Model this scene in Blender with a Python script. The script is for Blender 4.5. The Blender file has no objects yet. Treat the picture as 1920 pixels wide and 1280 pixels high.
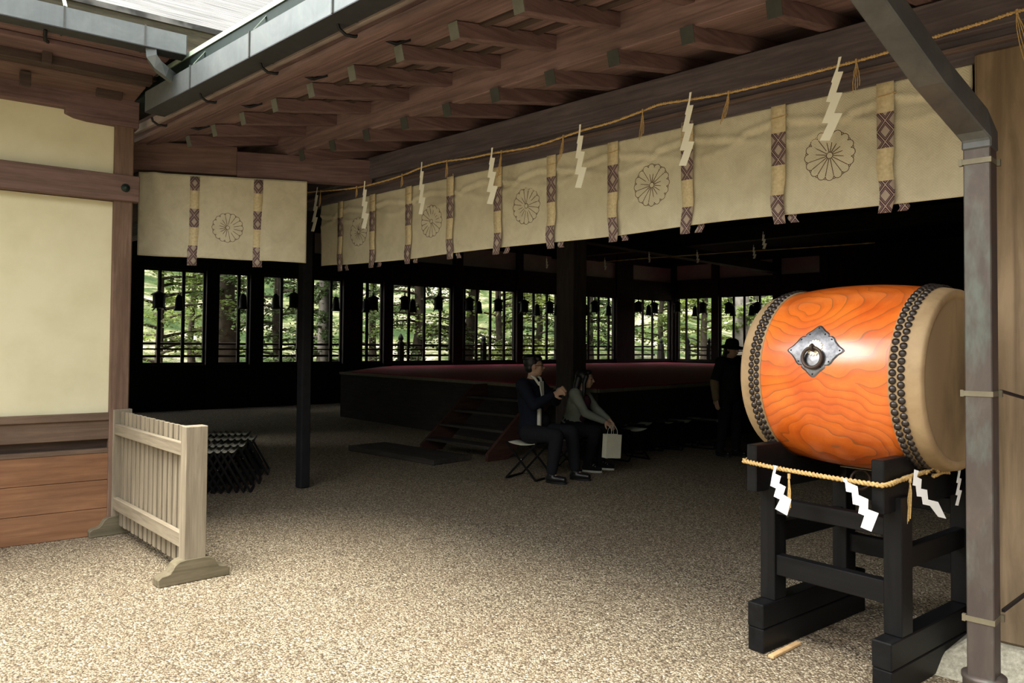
import bpy, bmesh, math, random
from mathutils import Vector, Matrix
random.seed(7)
PI=math.pi
sc=bpy.context.scene
COL=sc.collection
# ------------------------------------------------------------------ camera
FPX=1443.0; TILT=math.radians(1.5); ROLL=0.008
SHY=(645-640-FPX*math.tan(TILT))/1920
CAM=Vector((0,0,1.55))
fwd=Vector((0,math.cos(TILT),math.sin(TILT)))
_r0=Vector((1,0,0)); _u0=Vector((0,-math.sin(TILT),math.cos(TILT)))
rgt=_r0*math.cos(ROLL)+_u0*math.sin(ROLL); upv=_u0*math.cos(ROLL)-_r0*math.sin(ROLL)
cd=bpy.data.cameras.new('camera'); cam=bpy.data.objects.new('camera',cd); COL.objects.link(cam)
cd.sensor_width=36; cd.sensor_fit='HORIZONTAL'; cd.lens=36*FPX/1920; cd.shift_y=SHY; cd.clip_end=400
m=Matrix((rgt,upv,-fwd)).transposed().to_4x4(); m.translation=CAM; cam.matrix_world=m
sc.camera=cam
# ------------------------------------------------------------------ sky, sun, exposure
wd=bpy.data.worlds.new('sky'); sc.world=wd; wd.use_nodes=True
_nt=wd.node_tree; _bg=_nt.nodes['Background']
_tc=_nt.nodes.new('ShaderNodeTexCoord'); _sp=_nt.nodes.new('ShaderNodeSeparateXYZ'); _rp=_nt.nodes.new('ShaderNodeValToRGB')
_nt.links.new(_tc.outputs['Generated'],_sp.inputs[0]); _nt.links.new(_sp.outputs[2],_rp.inputs[0]); _nt.links.new(_rp.outputs[0],_bg.inputs[0])
for _ in range(2): _rp.color_ramp.elements.new(.5)
for _e,(_p,_c) in zip(_rp.color_ramp.elements,((0,(.12,.12,.10,1)),(.24,(.24,.25,.21,1)),(.40,(1.0,.97,.92,1)),(1,(.78,.86,1.0,1)))): _e.position=_p; _e.color=_c
# bright sky lobe added behind the camera, on the left, to light the front
_dt=_nt.nodes.new('ShaderNodeVectorMath'); _dt.operation='DOT_PRODUCT'; _dt.inputs[1].default_value=Vector((-.45,-.55,.62)).normalized(); _nt.links.new(_tc.outputs['Generated'],_dt.inputs[0])
_mr=_nt.nodes.new('ShaderNodeMapRange'); _mr.inputs[1].default_value=.55; _mr.inputs[2].default_value=1.0; _mr.inputs[3].default_value=.95; _mr.inputs[4].default_value=2.1; _nt.links.new(_dt.outputs['Value'],_mr.inputs[0])
_d2=_nt.nodes.new('ShaderNodeVectorMath'); _d2.operation='DOT_PRODUCT'; _d2.inputs[1].default_value=Vector((-.88,-.17,.44)).normalized(); _nt.links.new(_tc.outputs['Generated'],_d2.inputs[0])  # added narrow sky lobe, aimed to show as the drum's highlight
_m2=_nt.nodes.new('ShaderNodeMapRange'); _m2.inputs[1].default_value=.965; _m2.inputs[2].default_value=.988; _m2.inputs[3].default_value=0; _m2.inputs[4].default_value=7.0; _nt.links.new(_d2.outputs['Value'],_m2.inputs[0])
_ad=_nt.nodes.new('ShaderNodeMath'); _nt.links.new(_mr.outputs[0],_ad.inputs[0]); _nt.links.new(_m2.outputs[0],_ad.inputs[1]); _nt.links.new(_ad.outputs[0],_bg.inputs[1])
sd=bpy.data.lights.new('sun','SUN'); sun=bpy.data.objects.new('sun',sd); COL.objects.link(sun)
sd.energy=4.6; sd.angle=math.radians(34); sd.color=(1.0,.94,.82)
SUNDIR=Vector((-.20,-.24,.92)).normalized()
sun.rotation_euler=SUNDIR.to_track_quat('Z','Y').to_euler()
sc.view_settings.view_transform='Standard'; sc.view_settings.look='None'; sc.view_settings.gamma=1
sc.view_settings.exposure=1.15
sc.view_settings.use_curve_mapping=False

# ------------------------------------------------------------------ frames
def ray(px,py): return fwd+rgt*((px-960)/FPX)+upv*(-(py-640-SHY*1920)/FPX)
def DY(px,py,Y):
    r=ray(px,py); return CAM+r*(Y/r.y)
def GZ(px,py,z):
    r=ray(px,py); return CAM+r*((z-1.55)/r.z)
def to_px(p):
    q=Vector(p)-CAM; w=q.dot(fwd); return (960+FPX*q.dot(rgt)/w, 640+SHY*1920-FPX*q.dot(upv)/w)
AO=Vector((-1.98,8.0)); Ad=(Vector((2.28,3.88))-AO).normalized(); An=Vector((-abs(Ad.y),-abs(Ad.x)))
AROT=math.atan2(Ad.y,Ad.x)
def A(u,v,z=0): p=AO+Ad*u+An*v; return Vector((p.x,p.y,z))
def toA(p): q=Vector((p[0],p[1]))-AO; return q.dot(Ad),q.dot(An)
def PA(px,py,v):      # pixel -> (u,z) on the vertical plane v
    r=ray(px,py); k=((AO-CAM.xy).dot(An)+v)/r.xy.dot(An); p=CAM+r*k; return (p.xy-AO).dot(Ad),p.z
BO=Vector((-3.2,6.27)); Bd=Vector((.8,.6)); Bn=Vector((.6,-.8)); BROT=math.atan2(.6,.8)
def B(s,w,z=0): p=BO+Bd*s+Bn*w; return Vector((p.x,p.y,z))

# ------------------------------------------------------------------ mesh builder
class MB:
    def __init__(s): s.v=[]; s.f=[]; s.smooth=set()
    def add(s,vs,fs,smooth=False):
        b=len(s.v); s.v+= [Vector(x) for x in vs]
        for f in fs:
            if smooth: s.smooth.add(len(s.f))
            s.f.append([i+b for i in f])
        return s
    def box(s,x0,x1,y0,y1,z0,z1):
        vs=[(x,y,z) for z in(z0,z1) for y in(y0,y1) for x in(x0,x1)]
        return s.add(vs,[(0,2,3,1),(4,5,7,6),(0,1,5,4),(2,6,7,3),(0,4,6,2),(1,3,7,5)])
    def bar(s,p0,p1,w,h,up=(0,0,1)):     # box along p0->p1; w sideways, h along up
        p0=Vector(p0);p1=Vector(p1);d=(p1-p0).normalized();u=Vector(up);sd_=d.cross(u).normalized();u=sd_.cross(d)
        vs=[]
        for p in(p0,p1):
            for a,b in((-1,-1),(1,-1),(1,1),(-1,1)): vs.append(p+sd_*a*w/2+u*b*h/2)
        return s.add(vs,[(3,2,1,0),(4,5,6,7),(0,1,5,4),(1,2,6,5),(2,3,7,6),(3,0,4,7)])
    def prism(s,pts,y0,y1):              # outline in x,z extruded along y
        n=len(pts); vs=[(x,y0,z) for x,z in pts]+[(x,y1,z) for x,z in pts]
        fs=[list(range(n)),list(range(2*n-1,n-1,-1))]+[(i,i+n,(i+1)%n+n,(i+1)%n) for i in range(n)]
        return s.add(vs,fs)
    def tube(s,path,r,seg=8,close=False,caps=True):
        path=[Vector(p) for p in path]; n=len(path); rr=r if isinstance(r,(list,tuple)) else [r]*n
        prev=None; rings=[]
        for i,p in enumerate(path):
            if close: t=(path[(i+1)%n]-path[i-1])
            else: t=(path[min(i+1,n-1)]-path[max(i-1,0)])
            t.normalize()
            if prev is None:
                a=Vector((0,0,1)) if abs(t.z)<.9 else Vector((1,0,0)); nrm=t.cross(a).normalized()
            else: nrm=(prev-t*prev.dot(t)).normalized()
            prev=nrm; b=t.cross(nrm)
            rings.append([p+(nrm*math.cos(2*PI*k/seg)+b*math.sin(2*PI*k/seg))*rr[i] for k in range(seg)])
        vs=[v for rg in rings for v in rg]; fs=[]
        m_=n if close else n-1
        for i in range(m_):
            j=(i+1)%n
            for k in range(seg): fs.append((i*seg+k,i*seg+(k+1)%seg,j*seg+(k+1)%seg,j*seg+k))
        s.add(vs,fs,True)
        if caps and not close: s.add(rings[0],[list(range(seg))[::-1]]); s.add(rings[-1],[list(range(seg))])
        return s
    def lathe(s,prof,seg=24,axis='z',c=(0,0,0),smooth=True):   # prof: (r, h)
        vs=[];fs=[]; c=Vector(c)
        for r,h in prof:
            for k in range(seg):
                a=2*PI*k/seg; x,y=r*math.cos(a),r*math.sin(a)
                vs.append(c+Vector((x,y,h) if axis=='z' else (h,x,y) if axis=='x' else (x,h,y)))
        for i in range(len(prof)-1):
            for k in range(seg):
                q=(i*seg+k,i*seg+(k+1)%seg,(i+1)*seg+(k+1)%seg,(i+1)*seg+k); fs.append(q if axis!='y' else q[::-1])
        return s.add(vs,fs,smooth)
    def build(s,name,mat,parent=None,loc=None,rot=None,bevel=0,shade=False,seg=1):
        me=bpy.data.meshes.new(name); me.from_pydata([tuple(v) for v in s.v],[],s.f)
        if mat: me.materials.append(mat)
        if shade: me.polygons.foreach_set('use_smooth',[True]*len(me.polygons))
        elif s.smooth: me.polygons.foreach_set('use_smooth',[i in s.smooth for i in range(len(me.polygons))])
        me.update()
        o=bpy.data.objects.new(name,me); COL.objects.link(o)
        if parent: o.parent=parent
        if loc is not None: o.location=loc
        if rot is not None: o.rotation_euler=(0,0,rot) if isinstance(rot,(int,float)) else rot
        if bevel:
            b=o.modifiers.new('bevel','BEVEL'); b.width=bevel; b.segments=seg; b.limit_method='ANGLE'; b.angle_limit=math.radians(40)
        return o
def tag(o,label,cat=None,group=None,kind=None):
    o['label']=label
    if cat: o['category']=cat
    if group: o['group']=group
    if kind: o['kind']=kind
    return o
def empty(name,loc=(0,0,0),rz=0,label=None,cat=None,group=None,kind=None):
    o=bpy.data.objects.new(name,None); COL.objects.link(o); o.location=loc; o.rotation_euler=(0,0,rz); o.empty_display_size=.1
    if label: tag(o,label,cat,group,kind)
    return o
def copy_tree(o,parent=None):
    c=o.copy(); COL.objects.link(c)
    if parent is not None: c.parent=parent
    for ch in list(o.children): copy_tree(ch,c)
    return c

# ------------------------------------------------------------------ materials
class NT:
    def __init__(s,name,rough=.7,spec=.3,metal=0):
        s.m=bpy.data.materials.new(name); s.m.use_nodes=True; s.t=s.m.node_tree; s.b=s.t.nodes['Principled BSDF']
        s.b.inputs['Roughness'].default_value=rough; s.b.inputs['Specular IOR Level'].default_value=spec; s.b.inputs['Metallic'].default_value=metal
        s.tc=s.t.nodes.new('ShaderNodeTexCoord')
    def n(s,t,**k):
        x=s.t.nodes.new(t)
        for a,b in k.items(): setattr(x,a,b)
        return x
    def L(s,a,b): s.t.links.new(a,b)
    def map(s,scale=(1,1,1),src='Object'):
        x=s.n('ShaderNodeMapping'); x.inputs['Scale'].default_value=scale; s.L(s.tc.outputs[src],x.inputs[0]); return x.outputs[0]
    def noise(s,vec,scale=5,detail=4,rough=.5,dist=0):
        x=s.n('ShaderNodeTexNoise'); x.inputs['Scale'].default_value=scale; x.inputs['Detail'].default_value=detail
        x.inputs['Roughness'].default_value=rough; x.inputs['Distortion'].default_value=dist; s.L(vec,x.inputs['Vector']); return x.outputs['Fac']
    def ramp(s,fac,stops,interp='LINEAR'):
        x=s.n('ShaderNodeValToRGB'); r=x.color_ramp; r.interpolation=interp
        while len(r.elements)<len(stops): r.elements.new(.5)
        for e,(p,c) in zip(r.elements,stops): e.position=p; e.color=(*c,1) if len(c)==3 else c
        s.L(fac,x.inputs[0]); return x.outputs[0]
    def math(s,op,a,b=None,c=None):
        x=s.n('ShaderNodeMath',operation=op)
        for i,v in enumerate((a,b,c)):
            if v is None: continue
            if isinstance(v,(int,float)): x.inputs[i].default_value=v
            else: s.L(v,x.inputs[i])
        return x.outputs[0]
    def mix(s,fac,a,b,mode='MIX'):
        x=s.n('ShaderNodeMix',data_type='RGBA',blend_type=mode)
        for sock,v in((x.inputs[0],fac),(x.inputs[6],a),(x.inputs[7],b)):
            if isinstance(v,(int,float)): sock.default_value=v
            elif isinstance(v,(tuple,list)): sock.default_value=(*v,1)
            else: s.L(v,sock)
        return x.outputs[2]
    def col(s,c):
        if isinstance(c,(tuple,list)): s.b.inputs['Base Color'].default_value=(*c,1)
        else: s.L(c,s.b.inputs['Base Color'])
    def bump(s,h,strength=.3,dist=.01):
        x=s.n('ShaderNodeBump'); x.inputs['Strength'].default_value=strength; x.inputs['Distance'].default_value=dist
        s.L(h,x.inputs['Height']); s.L(x.outputs[0],s.b.inputs['Normal'])
def sc3(k,axis,along=.06):
    v=[k,k,k]; v['xyz'.index(axis)]=k*along; return tuple(v)
def lin(r,g,b): 
    f=lambda c:((c/255)/12.92 if c/255<=.04045 else ((c/255+.055)/1.055)**2.4); return (f(r),f(g),f(b))
def wood(name,c1,c2,axis='x',scale=30,rough=.75,c3=None,spec=.25,bump=.22,blot=.5):
    t=NT(name,rough,spec); v=t.map(sc3(scale,axis)); g=t.noise(v,1,6,.6,.6)
    c=t.ramp(g,[(.36,c1),(.64,c2)])
    big=t.noise(t.map(sc3(5.0,axis,.35)),1.0,5,.65); 
    c=t.mix(t.math('MULTIPLY',t.ramp(big,[(.42,(0,0,0)),(.72,(1,1,1))]),blot),c,c3 or tuple(x*.45 for x in c1))
    t.col(c); t.bump(g,bump,.004); return t.m
def plain(name,c,rough=.6,spec=.3,metal=0,var=.15,scale=12):
    t=NT(name,rough,spec,metal); g=t.noise(t.map(),scale,4,.6)
    t.col(t.ramp(g,[(.3,tuple(x*(1-var) for x in c)),(.7,tuple(min(1,x*(1+var)) for x in c))])); t.bump(g,.08,.003); return t.m
M={}
for ax in 'xyz':
    M['brown'+ax]=wood('red_brown_wood_'+ax,(.12,.074,.070),(.205,.128,.122),ax)
    M['dark'+ax]=wood('dark_wood_'+ax,(.05,.034,.028),(.085,.058,.046),ax)
    M['grey'+ax]=wood('weathered_wood_'+ax,(.21,.175,.125),(.34,.29,.21),ax,c3=(.20,.17,.12))
    M['black'+ax]=wood('black_lacquered_wood_'+ax,(.005,.005,.0055),(.009,.009,.0095),ax,scale=20,rough=.42,spec=.16,bump=.05,blot=.2)
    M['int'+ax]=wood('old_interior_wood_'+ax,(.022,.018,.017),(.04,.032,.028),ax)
M['keta']=wood('smoky_beam_wood',(.078,.066,.073),(.14,.115,.12),'x')
M['nageshi']=wood('lintel_strip_wood',(.09,.066,.06),(.17,.122,.108),'x')
M['fascia']=wood('pale_fascia_wood',(.34,.28,.25),(.48,.40,.36),'x')
M['soffit']=wood('soffit_board_wood',(.15,.098,.090),(.27,.178,.162),'x',scale=26)
M['board']=wood('orange_cedar_board',(.22,.105,.052),(.33,.165,.085),'x',scale=22,c3=(.12,.07,.045),blot=.45)
M['sill']=wood('brown_sill_wood',(.13,.085,.058),(.20,.135,.095),'x')
M['post']=wood('cedar_post_wood',(.145,.09,.062),(.22,.14,.10),'z')
M['pillar']=wood('grey_brown_pillar_wood',(.17,.12,.072),(.29,.21,.13),'z',scale=16,blot=.4)
M['foot']=wood('mossy_foot_wood',(.125,.106,.066),(.205,.175,.115),'x')
M['wedge']=wood('fresh_light_wood',(.50,.32,.15),(.62,.42,.22),'x')
# plaster, cream
t=NT('cream_plaster',.9,.15); g=t.noise(t.map(),2.2,5,.6); g2=t.noise(t.map(),160,3,.6)
t.col(t.ramp(g,[(.25,(.66,.62,.40)),(.6,(.76,.72,.50))])); t.bump(g2,.25,.002); M['plaster']=t.m
t=NT('dim_plaster',.9,.15); g=t.noise(t.map(),2,4,.6); t.col(t.ramp(g,[(.3,(.42,.43,.40)),(.7,(.52,.53,.50))])); M['plaster2']=t.m
# copper sheet (gutters, downpipe)
t=NT('weathered_copper_sheet',.42,.5,.55); g=t.noise(t.map((3,3,3)),1.2,6,.65,.4); s2=t.noise(t.map((45,45,2)),1,3,.6)
c=t.ramp(g,[(.25,(.13,.137,.15)),(.5,(.19,.197,.21)),(.75,(.26,.265,.27))]); c=t.mix(t.math('MULTIPLY',s2,.35),c,(.22,.33,.30)); t.col(c); t.bump(g,.1,.004); M['copper']=t.m
t=NT('brown_copper_sheet',.5,.5,.45); g=t.noise(t.map((5,5,2.2)),1.2,6,.65,.6); s2=t.noise(t.map((9,9,3)),1,4,.6)
c=t.ramp(g,[(.25,(.055,.044,.040)),(.55,(.09,.072,.062)),(.8,(.14,.115,.095))]); c=t.mix(t.math('MULTIPLY',t.ramp(s2,[(.5,(0,0,0)),(.75,(1,1,1))]),.6),c,(.16,.22,.19)); t.col(c); t.bump(g,.08,.004); M['copper2']=t.m
t=NT('dark_copper_sheet',.5,.5,.45); g=t.noise(t.map((5,5,5)),1.2,6,.65,.6)
t.col(t.ramp(g,[(.25,(.065,.068,.068)),(.55,(.10,.103,.10)),(.8,(.14,.138,.125))])); M['copper3']=t.m
M['verdigris']=plain('verdigris_edge',(.42,.52,.42),.6)
M['verddark']=plain('dark_green_metal',(.018,.034,.030),.5,.5,.4)
M['iron']=plain('black_iron',(.012,.013,.015),.45,.5,.6)
M['ironring']=plain('brown_iron_ring',(.075,.052,.042),.5,.4,.5)
t=NT('polished_dark_metal',.36,.4,.85); g=t.noise(t.map(),14,6,.65); t.col(t.ramp(g,[(.35,(.07,.07,.075)),(.65,(.22,.22,.23))])); M['plate']=t.m
M['gold']=plain('gilt_metal',(1.0,.90,.66),.5,.5,.45,.03)
M['tack']=plain('dark_bronze_tack',(.060,.050,.045),.34,.5,.75,.3,60)
# gravel
t=NT('fine_gravel',.85,.25)
def vor(scale,feat='F1',out='Distance',rnd=1):
    x=t.n('ShaderNodeTexVoronoi',feature=feat); x.inputs['Scale'].default_value=scale; x.inputs['Randomness'].default_value=rnd; t.L(t.map(),x.inputs['Vector']); return x.outputs[out]
cc=t.n('ShaderNodeSeparateColor'); t.L(vor(95,out='Color'),cc.inputs[0])
c=t.ramp(cc.outputs[0],[(0,(.13,.10,.068)),(.35,(.29,.235,.16)),(.7,(.47,.39,.27)),(.93,(.66,.57,.41)),(1,(.9,.83,.66))])
big=t.noise(t.map(),.9,5,.6); c=t.mix(t.math('MULTIPLY',t.ramp(big,[(.42,(0,0,0)),(.68,(1,1,1))]),.22),c,(.30,.20,.12))
edge=vor(95); d2=t.ramp(edge,[(.25,(1,1,1)),(.75,(.35,.33,.30))]); c=t.mix(.85,c,d2,'MULTIPLY')
t.col(c); h=t.math('ADD',t.math('MULTIPLY',edge,-1.0),t.math('MULTIPLY',cc.outputs[1],.7)); t.bump(h,1.0,.012); M['gravel']=t.m
# noren cloth
t=NT('hemp_cloth',.95,.1); v=t.map((1,1,1)); sx=t.n('ShaderNodeSeparateXYZ'); t.L(v,sx.inputs[0])
x_,z_=sx.outputs[0],sx.outputs[2]
w1=t.math('SINE',t.math('MULTIPLY',t.math('ADD',x_,z_),420)); w2=t.math('SINE',t.math('MULTIPLY',t.math('SUBTRACT',x_,z_),420))
sel=t.math('GREATER_THAN',t.math('SINE',t.math('MULTIPLY',x_,130)),0); w=t.math('ADD',t.math('MULTIPLY',w1,sel),t.math('MULTIPLY',w2,t.math('SUBTRACT',1,sel)))
g=t.noise(v,7,6,.7,.5); c=t.ramp(g,[(.2,(.50,.46,.33)),(.5,(.63,.59,.43)),(.8,(.73,.69,.52))])
c=t.mix(t.math('MULTIPLY',t.math('ADD',w,1),.10),c,(.42,.37,.25)); t.col(c); t.bump(w,.25,.002); M['cloth']=t.m
M['crest']=plain('brown_ink_line',(.11,.062,.045),.9,.1)
# ribbon: purple lozenge bands between plain cream bands, origin at the ribbon's top
def ribbon(name,bands,H,W):
    t=NT(name,.95,.1); sx=t.n('ShaderNodeSeparateXYZ'); t.L(t.map(),sx.inputs[0]); x,z=sx.outputs[0],sx.outputs[2]
    zn=t.math('MULTIPLY',t.math('MULTIPLY',z,-1),1/H)
    st=[];
    for p,k in bands: st.append((p,(k,k,k)))
    mask=t.ramp(zn,st,'CONSTANT')
    a=t.math('MULTIPLY',x,1.0/W); b=t.math('MULTIPLY',z,1.0/(W*1.35))
    p=t.math('PINGPONG',t.math('ADD',t.math('ADD',a,b),20),.5); q=t.math('PINGPONG',t.math('SUBTRACT',t.math('ADD',a,20),b),.5)
    mn=t.math('MINIMUM',p,q); mx=t.math('MAXIMUM',p,q)
    l1=t.math('LESS_THAN',mn,.038); l2=t.math('GREATER_THAN',mn,.215); l3=t.math('MULTIPLY',t.math('GREATER_THAN',mn,.125),t.math('LESS_THAN',mn,.150)); ln=t.math('MAXIMUM',t.math('MAXIMUM',l1,l2),l3)
    pur=t.mix(ln,(.085,.038,.058),(.42,.35,.29)); g=t.noise(t.map(),60,3); cr=t.ramp(g,[(.3,(.58,.48,.28)),(.7,(.72,.62,.40))])
    t.col(t.mix(mask,cr,pur)); t.bump(g,.15,.002); return t.m
M['ribA']=ribbon('lozenge_ribbon',[(0,1),(.03,0),(.255,1),(.52,0),(.765,1)],.72,.085)
M['ribB']=ribbon('lozenge_ribbon_even',[(0,1),(.16,0),(.365,1),(.575,0),(.785,1)],.78,.085)
t=NT('white_paper',.8,.2); t.col((.95,.95,.80)); t.b.inputs['Subsurface Weight'].default_value=0; M['paper']=t.m
t=NT('bright_white_paper',.8,.2); t.col((.92,.92,.90)); M['paperw']=t.m
t=NT('straw_rope',.85,.2); g=t.noise(t.map(),120,3); t.col(t.ramp(g,[(.3,(.42,.27,.10)),(.7,(.66,.46,.20))])); t.bump(g,.3,.002); M['rope']=t.m
# drum wood with contour grain
t=NT('orange_lacquered_zelkova',.38,.5); t.b.inputs['Coat Weight'].default_value=.8; t.b.inputs['Coat Roughness'].default_value=.12
v=t.map(); nz=t.n('ShaderNodeTexNoise'); nz.inputs['Scale'].default_value=3.2; nz.inputs['Detail'].default_value=2; t.L(v,nz.inputs['Vector'])
va=t.n('ShaderNodeVectorMath',operation='SCALE'); va.inputs[3].default_value=.26; t.L(nz.outputs['Color'],va.inputs[0])
vb=t.n('ShaderNodeVectorMath',operation='ADD'); t.L(v,vb.inputs[0]); t.L(va.outputs[0],vb.inputs[1])
vm=t.n('ShaderNodeMapping'); vm.inputs['Scale'].default_value=(.62,1,1); t.L(vb.outputs[0],vm.inputs[0])
def dist(p):
    x=t.n('ShaderNodeVectorMath',operation='DISTANCE'); x.inputs[1].default_value=p; t.L(vm.outputs[0],x.inputs[0]); return x.outputs['Value']
dd=t.math('MINIMUM',dist((-.02,-.18,.52)),dist((.06,-.28,-.34)))
fr=t.math('FRACT',t.math('MULTIPLY',dd,21)); fine=t.math('FRACT',t.math('MULTIPLY',dd,67))
g=t.noise(t.map((3,3,3)),1.6,4,.6)
base=t.ramp(g,[(.3,(.62,.105,.010)),(.7,(.82,.195,.020))])
band=t.ramp(fr,[(0,(.72,.55,.45)),(.5,(1,1,1)),(1,(1,1,1))])
c=t.mix(.75,base,band,'MULTIPLY')
lm=t.math('MULTIPLY',t.ramp(t.noise(t.map(),4,2),[(.35,(.35,.35,.35)),(.6,(1,1,1))]),t.ramp(fr,[(0,(1,1,1)),(.05,(1,1,1)),(.10,(0,0,0)),(1,(0,0,0))]))
c=t.mix(t.math('MULTIPLY',lm,.8),c,(.26,.10,.03))
c=t.mix(t.math('MULTIPLY',t.ramp(fine,[(0,(1,1,1)),(.2,(0,0,0))]),.16),c,(.35,.06,.006))
t.col(c); M['drum']=t.m
t=NT('aged_rawhide',.6,.35); g=t.noise(t.map(),5,6,.65,.4); t.col(t.ramp(g,[(.25,(.22,.145,.07)),(.5,(.34,.235,.125)),(.8,(.44,.32,.18))])); t.bump(g,.1,.004); M['hide']=t.m
t=NT('rough_granite',.85,.3); g=t.noise(t.map(),45,6,.7); g2=t.noise(t.map(),5,4,.6); c=t.ramp(g,[(.3,(.26,.24,.19)),(.5,(.44,.41,.33)),(.7,(.66,.62,.52))]); c=t.mix(t.math('MULTIPLY',g2,.4),c,(.22,.22,.12)); t.col(c); t.bump(g,.5,.01); M['stone']=t.m
# shingle roof seen lit
t=NT('bark_shingle',.55,.5); g=t.noise(t.map((2,90,2)),1,4,.6); t.col(t.ramp(g,[(.42,(.03,.03,.026)),(.48,(.13,.13,.12)),(.60,(.24,.24,.225))])); t.bump(g,.6,.02); M['shingle']=t.m
t=NT('mossy_bark_edge',.9,.2); g=t.noise(t.map((3,3,30)),1,5,.7); t.col(t.ramp(g,[(.3,(.04,.035,.025)),(.7,(.12,.11,.07))])); M['edge']=t.m
M['red']=plain('red_carpet',(.50,.012,.07),.75,.3)
M['redd']=plain('dark_red_carpet',(.10,.010,.022),.95,.05)
M['strip']=plain('pale_stage_edge',(.22,.19,.13),.6)
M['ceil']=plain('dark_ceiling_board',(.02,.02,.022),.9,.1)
M['seat']=plain('cream_canvas',(.50,.49,.40),.9,.1)
M['bronze']=plain('black_bronze',(.022,.022,.025),.5,.5,.5)
M['bronze2']=plain('grey_bronze_panel',(.06,.055,.06),.5,.4,.5)
t=NT('worn_drumskin',.62,.3); g=t.noise(t.map((1,1,.45)),3.2,5,.6,.3); sx=t.n('ShaderNodeVectorMath',operation='LENGTH'); t.L(t.map((0,2.2,1.0)),sx.inputs[0])
st_=t.math('ADD',t.math('MULTIPLY',g,.9),t.math('MULTIPLY',sx.outputs['Value'],.75)); t.col(t.ramp(st_,[(.42,(.045,.033,.020)),(.62,(.15,.105,.058)),(.85,(.30,.21,.115))])); M['skinworn']=t.m
M['coppershade']=plain('shade_painted_copper',(.045,.048,.052),.55,.4,.3)  # copper darkened in colour for the shade under the gutters
M['capg']=plain('pale_copper_cap',(.15,.16,.13),.7,.3)
M['verdw']=plain('dark_end_grain',(.055,.058,.05),.8,.2)
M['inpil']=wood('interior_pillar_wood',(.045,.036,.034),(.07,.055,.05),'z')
M['stepb']=wood('step_side_wood',(.07,.032,.024),(.10,.048,.036),'x')
M['stepx']=wood('step_tread_wood',(.05,.043,.038),(.075,.065,.058),'x')
M['brownx2']=wood('faded_brown_rail_wood',(.13,.08,.066),(.20,.125,.105),'x')
M['boltc']=plain('bright_bolt',(.8,.8,.8),.3,.5,.8)
M['strapc']=plain('greenish_brass_strap',(.17,.15,.10),.5,.5,.5)
# ------------------------------------------------------------------ helpers for the structures in the hall frame
def hall(mb,name,mat,parent=None,z=0,bevel=0,**k):   # mesh given in x=u, y=-v, z
    return mb.build(name,mat,parent,loc=A(0,0,z) if parent is None else None,rot=AROT if parent is None else None,bevel=bevel,**k)
def struct(o,label,cat): return tag(o,label,cat,kind='structure')
# ================================================================== ground
def grid(x0,x1,y0,y1,nx,ny,zf):
    mb=MB(); vs=[(x0+(x1-x0)*i/nx,y0+(y1-y0)*j/ny) for j in range(ny+1) for i in range(nx+1)]
    mb.add([(x,y,zf(x,y)) for x,y in vs],[(j*(nx+1)+i,j*(nx+1)+i+1,(j+1)*(nx+1)+i+1,(j+1)*(nx+1)+i) for j in range(ny) for i in range(nx)])
    return mb
fl=MB().box(-22,24,-16,30,-.3,0).build('floor',M['gravel']); struct(fl,'gravel ground of the courtyard running in under the hall roof','ground')
t=NT('leafy_hillside',.95,.1); g=t.noise(t.map(),.32,5,.65,.4); g2=t.noise(t.map(),2.2,6,.75)
c=t.ramp(g,[(.38,(.035,.065,.02)),(.47,(.09,.13,.04)),(.54,(.30,.30,.16)),(.62,(.72,.66,.52))]); c=t.mix(t.ramp(g2,[(.42,(0,0,0)),(.62,(.8,.8,.8))]),c,(.03,.055,.02)); t.col(c); t.bump(g2,1,.3); M['hill']=t.m  # pale ramp end paints sunlit ground patches into the colour
def hz(x,y):
    d=max(0,(y-.25*x)-26) if x<0 else max(0,y-26-.0*x)
    d=max(0,(-.55*x+.83*y)-24)
    return -.05+d*.24+ .35*math.sin(x*.5+y*.3)*min(1,d/6)
hl=grid(-75,70,8,110,58,44,lambda x,y:hz(x,y)-(0.4 if -.55*x+.83*y<24 else 0)).build('hillside',M['hill'],shade=True); struct(hl,'green hillside with sunlit patches painted pale beyond the hall windows','hillside')

# ================================================================== the hall: roof, eave, lintel
hr=empty('hall_roof',A(0,0,0),AROT,'reddish brown timber roof of the open hall with double rafters under its eave','roof',kind='structure')
U0,U1=-12.5,14.0
def slab(pts,u0,u1,skew=0):   # cross-section (v,z) extruded along u
    mb=MB(); n=len(pts); vs=[(u0-skew*(v-2),-v,z) for v,z in pts]+[(u1,-v,z) for v,z in pts]
    return mb.add(vs,[list(range(n)),list(range(2*n-1,n-1,-1))]+[(i,i+n,(i+1)%n+n,(i+1)%n) for i in range(n)])
slab([(2.0,3.52),(2.02,3.64),(-9,8.30),(-21.5,4.35),(-21.5,4.2),(-9,8.1)],-11.9,U1,.125).build('roof_covering',M['edge'],hr)
slab([(2.055,3.60),(2.055,3.635),(2.0,3.655),(2.0,3.62)],.2,U1).build('roof_edge_strip',M['verdigris'],hr)
slab([(2.045,3.50),(2.045,3.60),(1.9,3.60),(1.9,3.50)],.2,U1).build('eave_board',M['verddark'],hr)
slab([(1.95,3.47),(1.95,3.50),(-.3,3.56),(-.3,3.53),(.7,3.49),(.7,3.455)],U0,U1)
def zf(v): return 3.315+.2*(1.6-v)      # underside of upper soffit
def zb(v): return 3.255+.2*(.8-v)       # underside of lower soffit
slab([(1.92,zf(1.92)),(1.92,zf(1.92)+.03),(.70,zf(.7)+.03),(.70,zf(.7))],-6.5,7.5).build('soffit_board',M['soffit'],hr)
slab([(.74,zb(.74)),(.74,zb(.74)+.03),(-.35,zb(-.35)+.03),(-.35,zb(-.35))],-12.4,U1).build('soffit_board',M['soffit'],hr)
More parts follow.
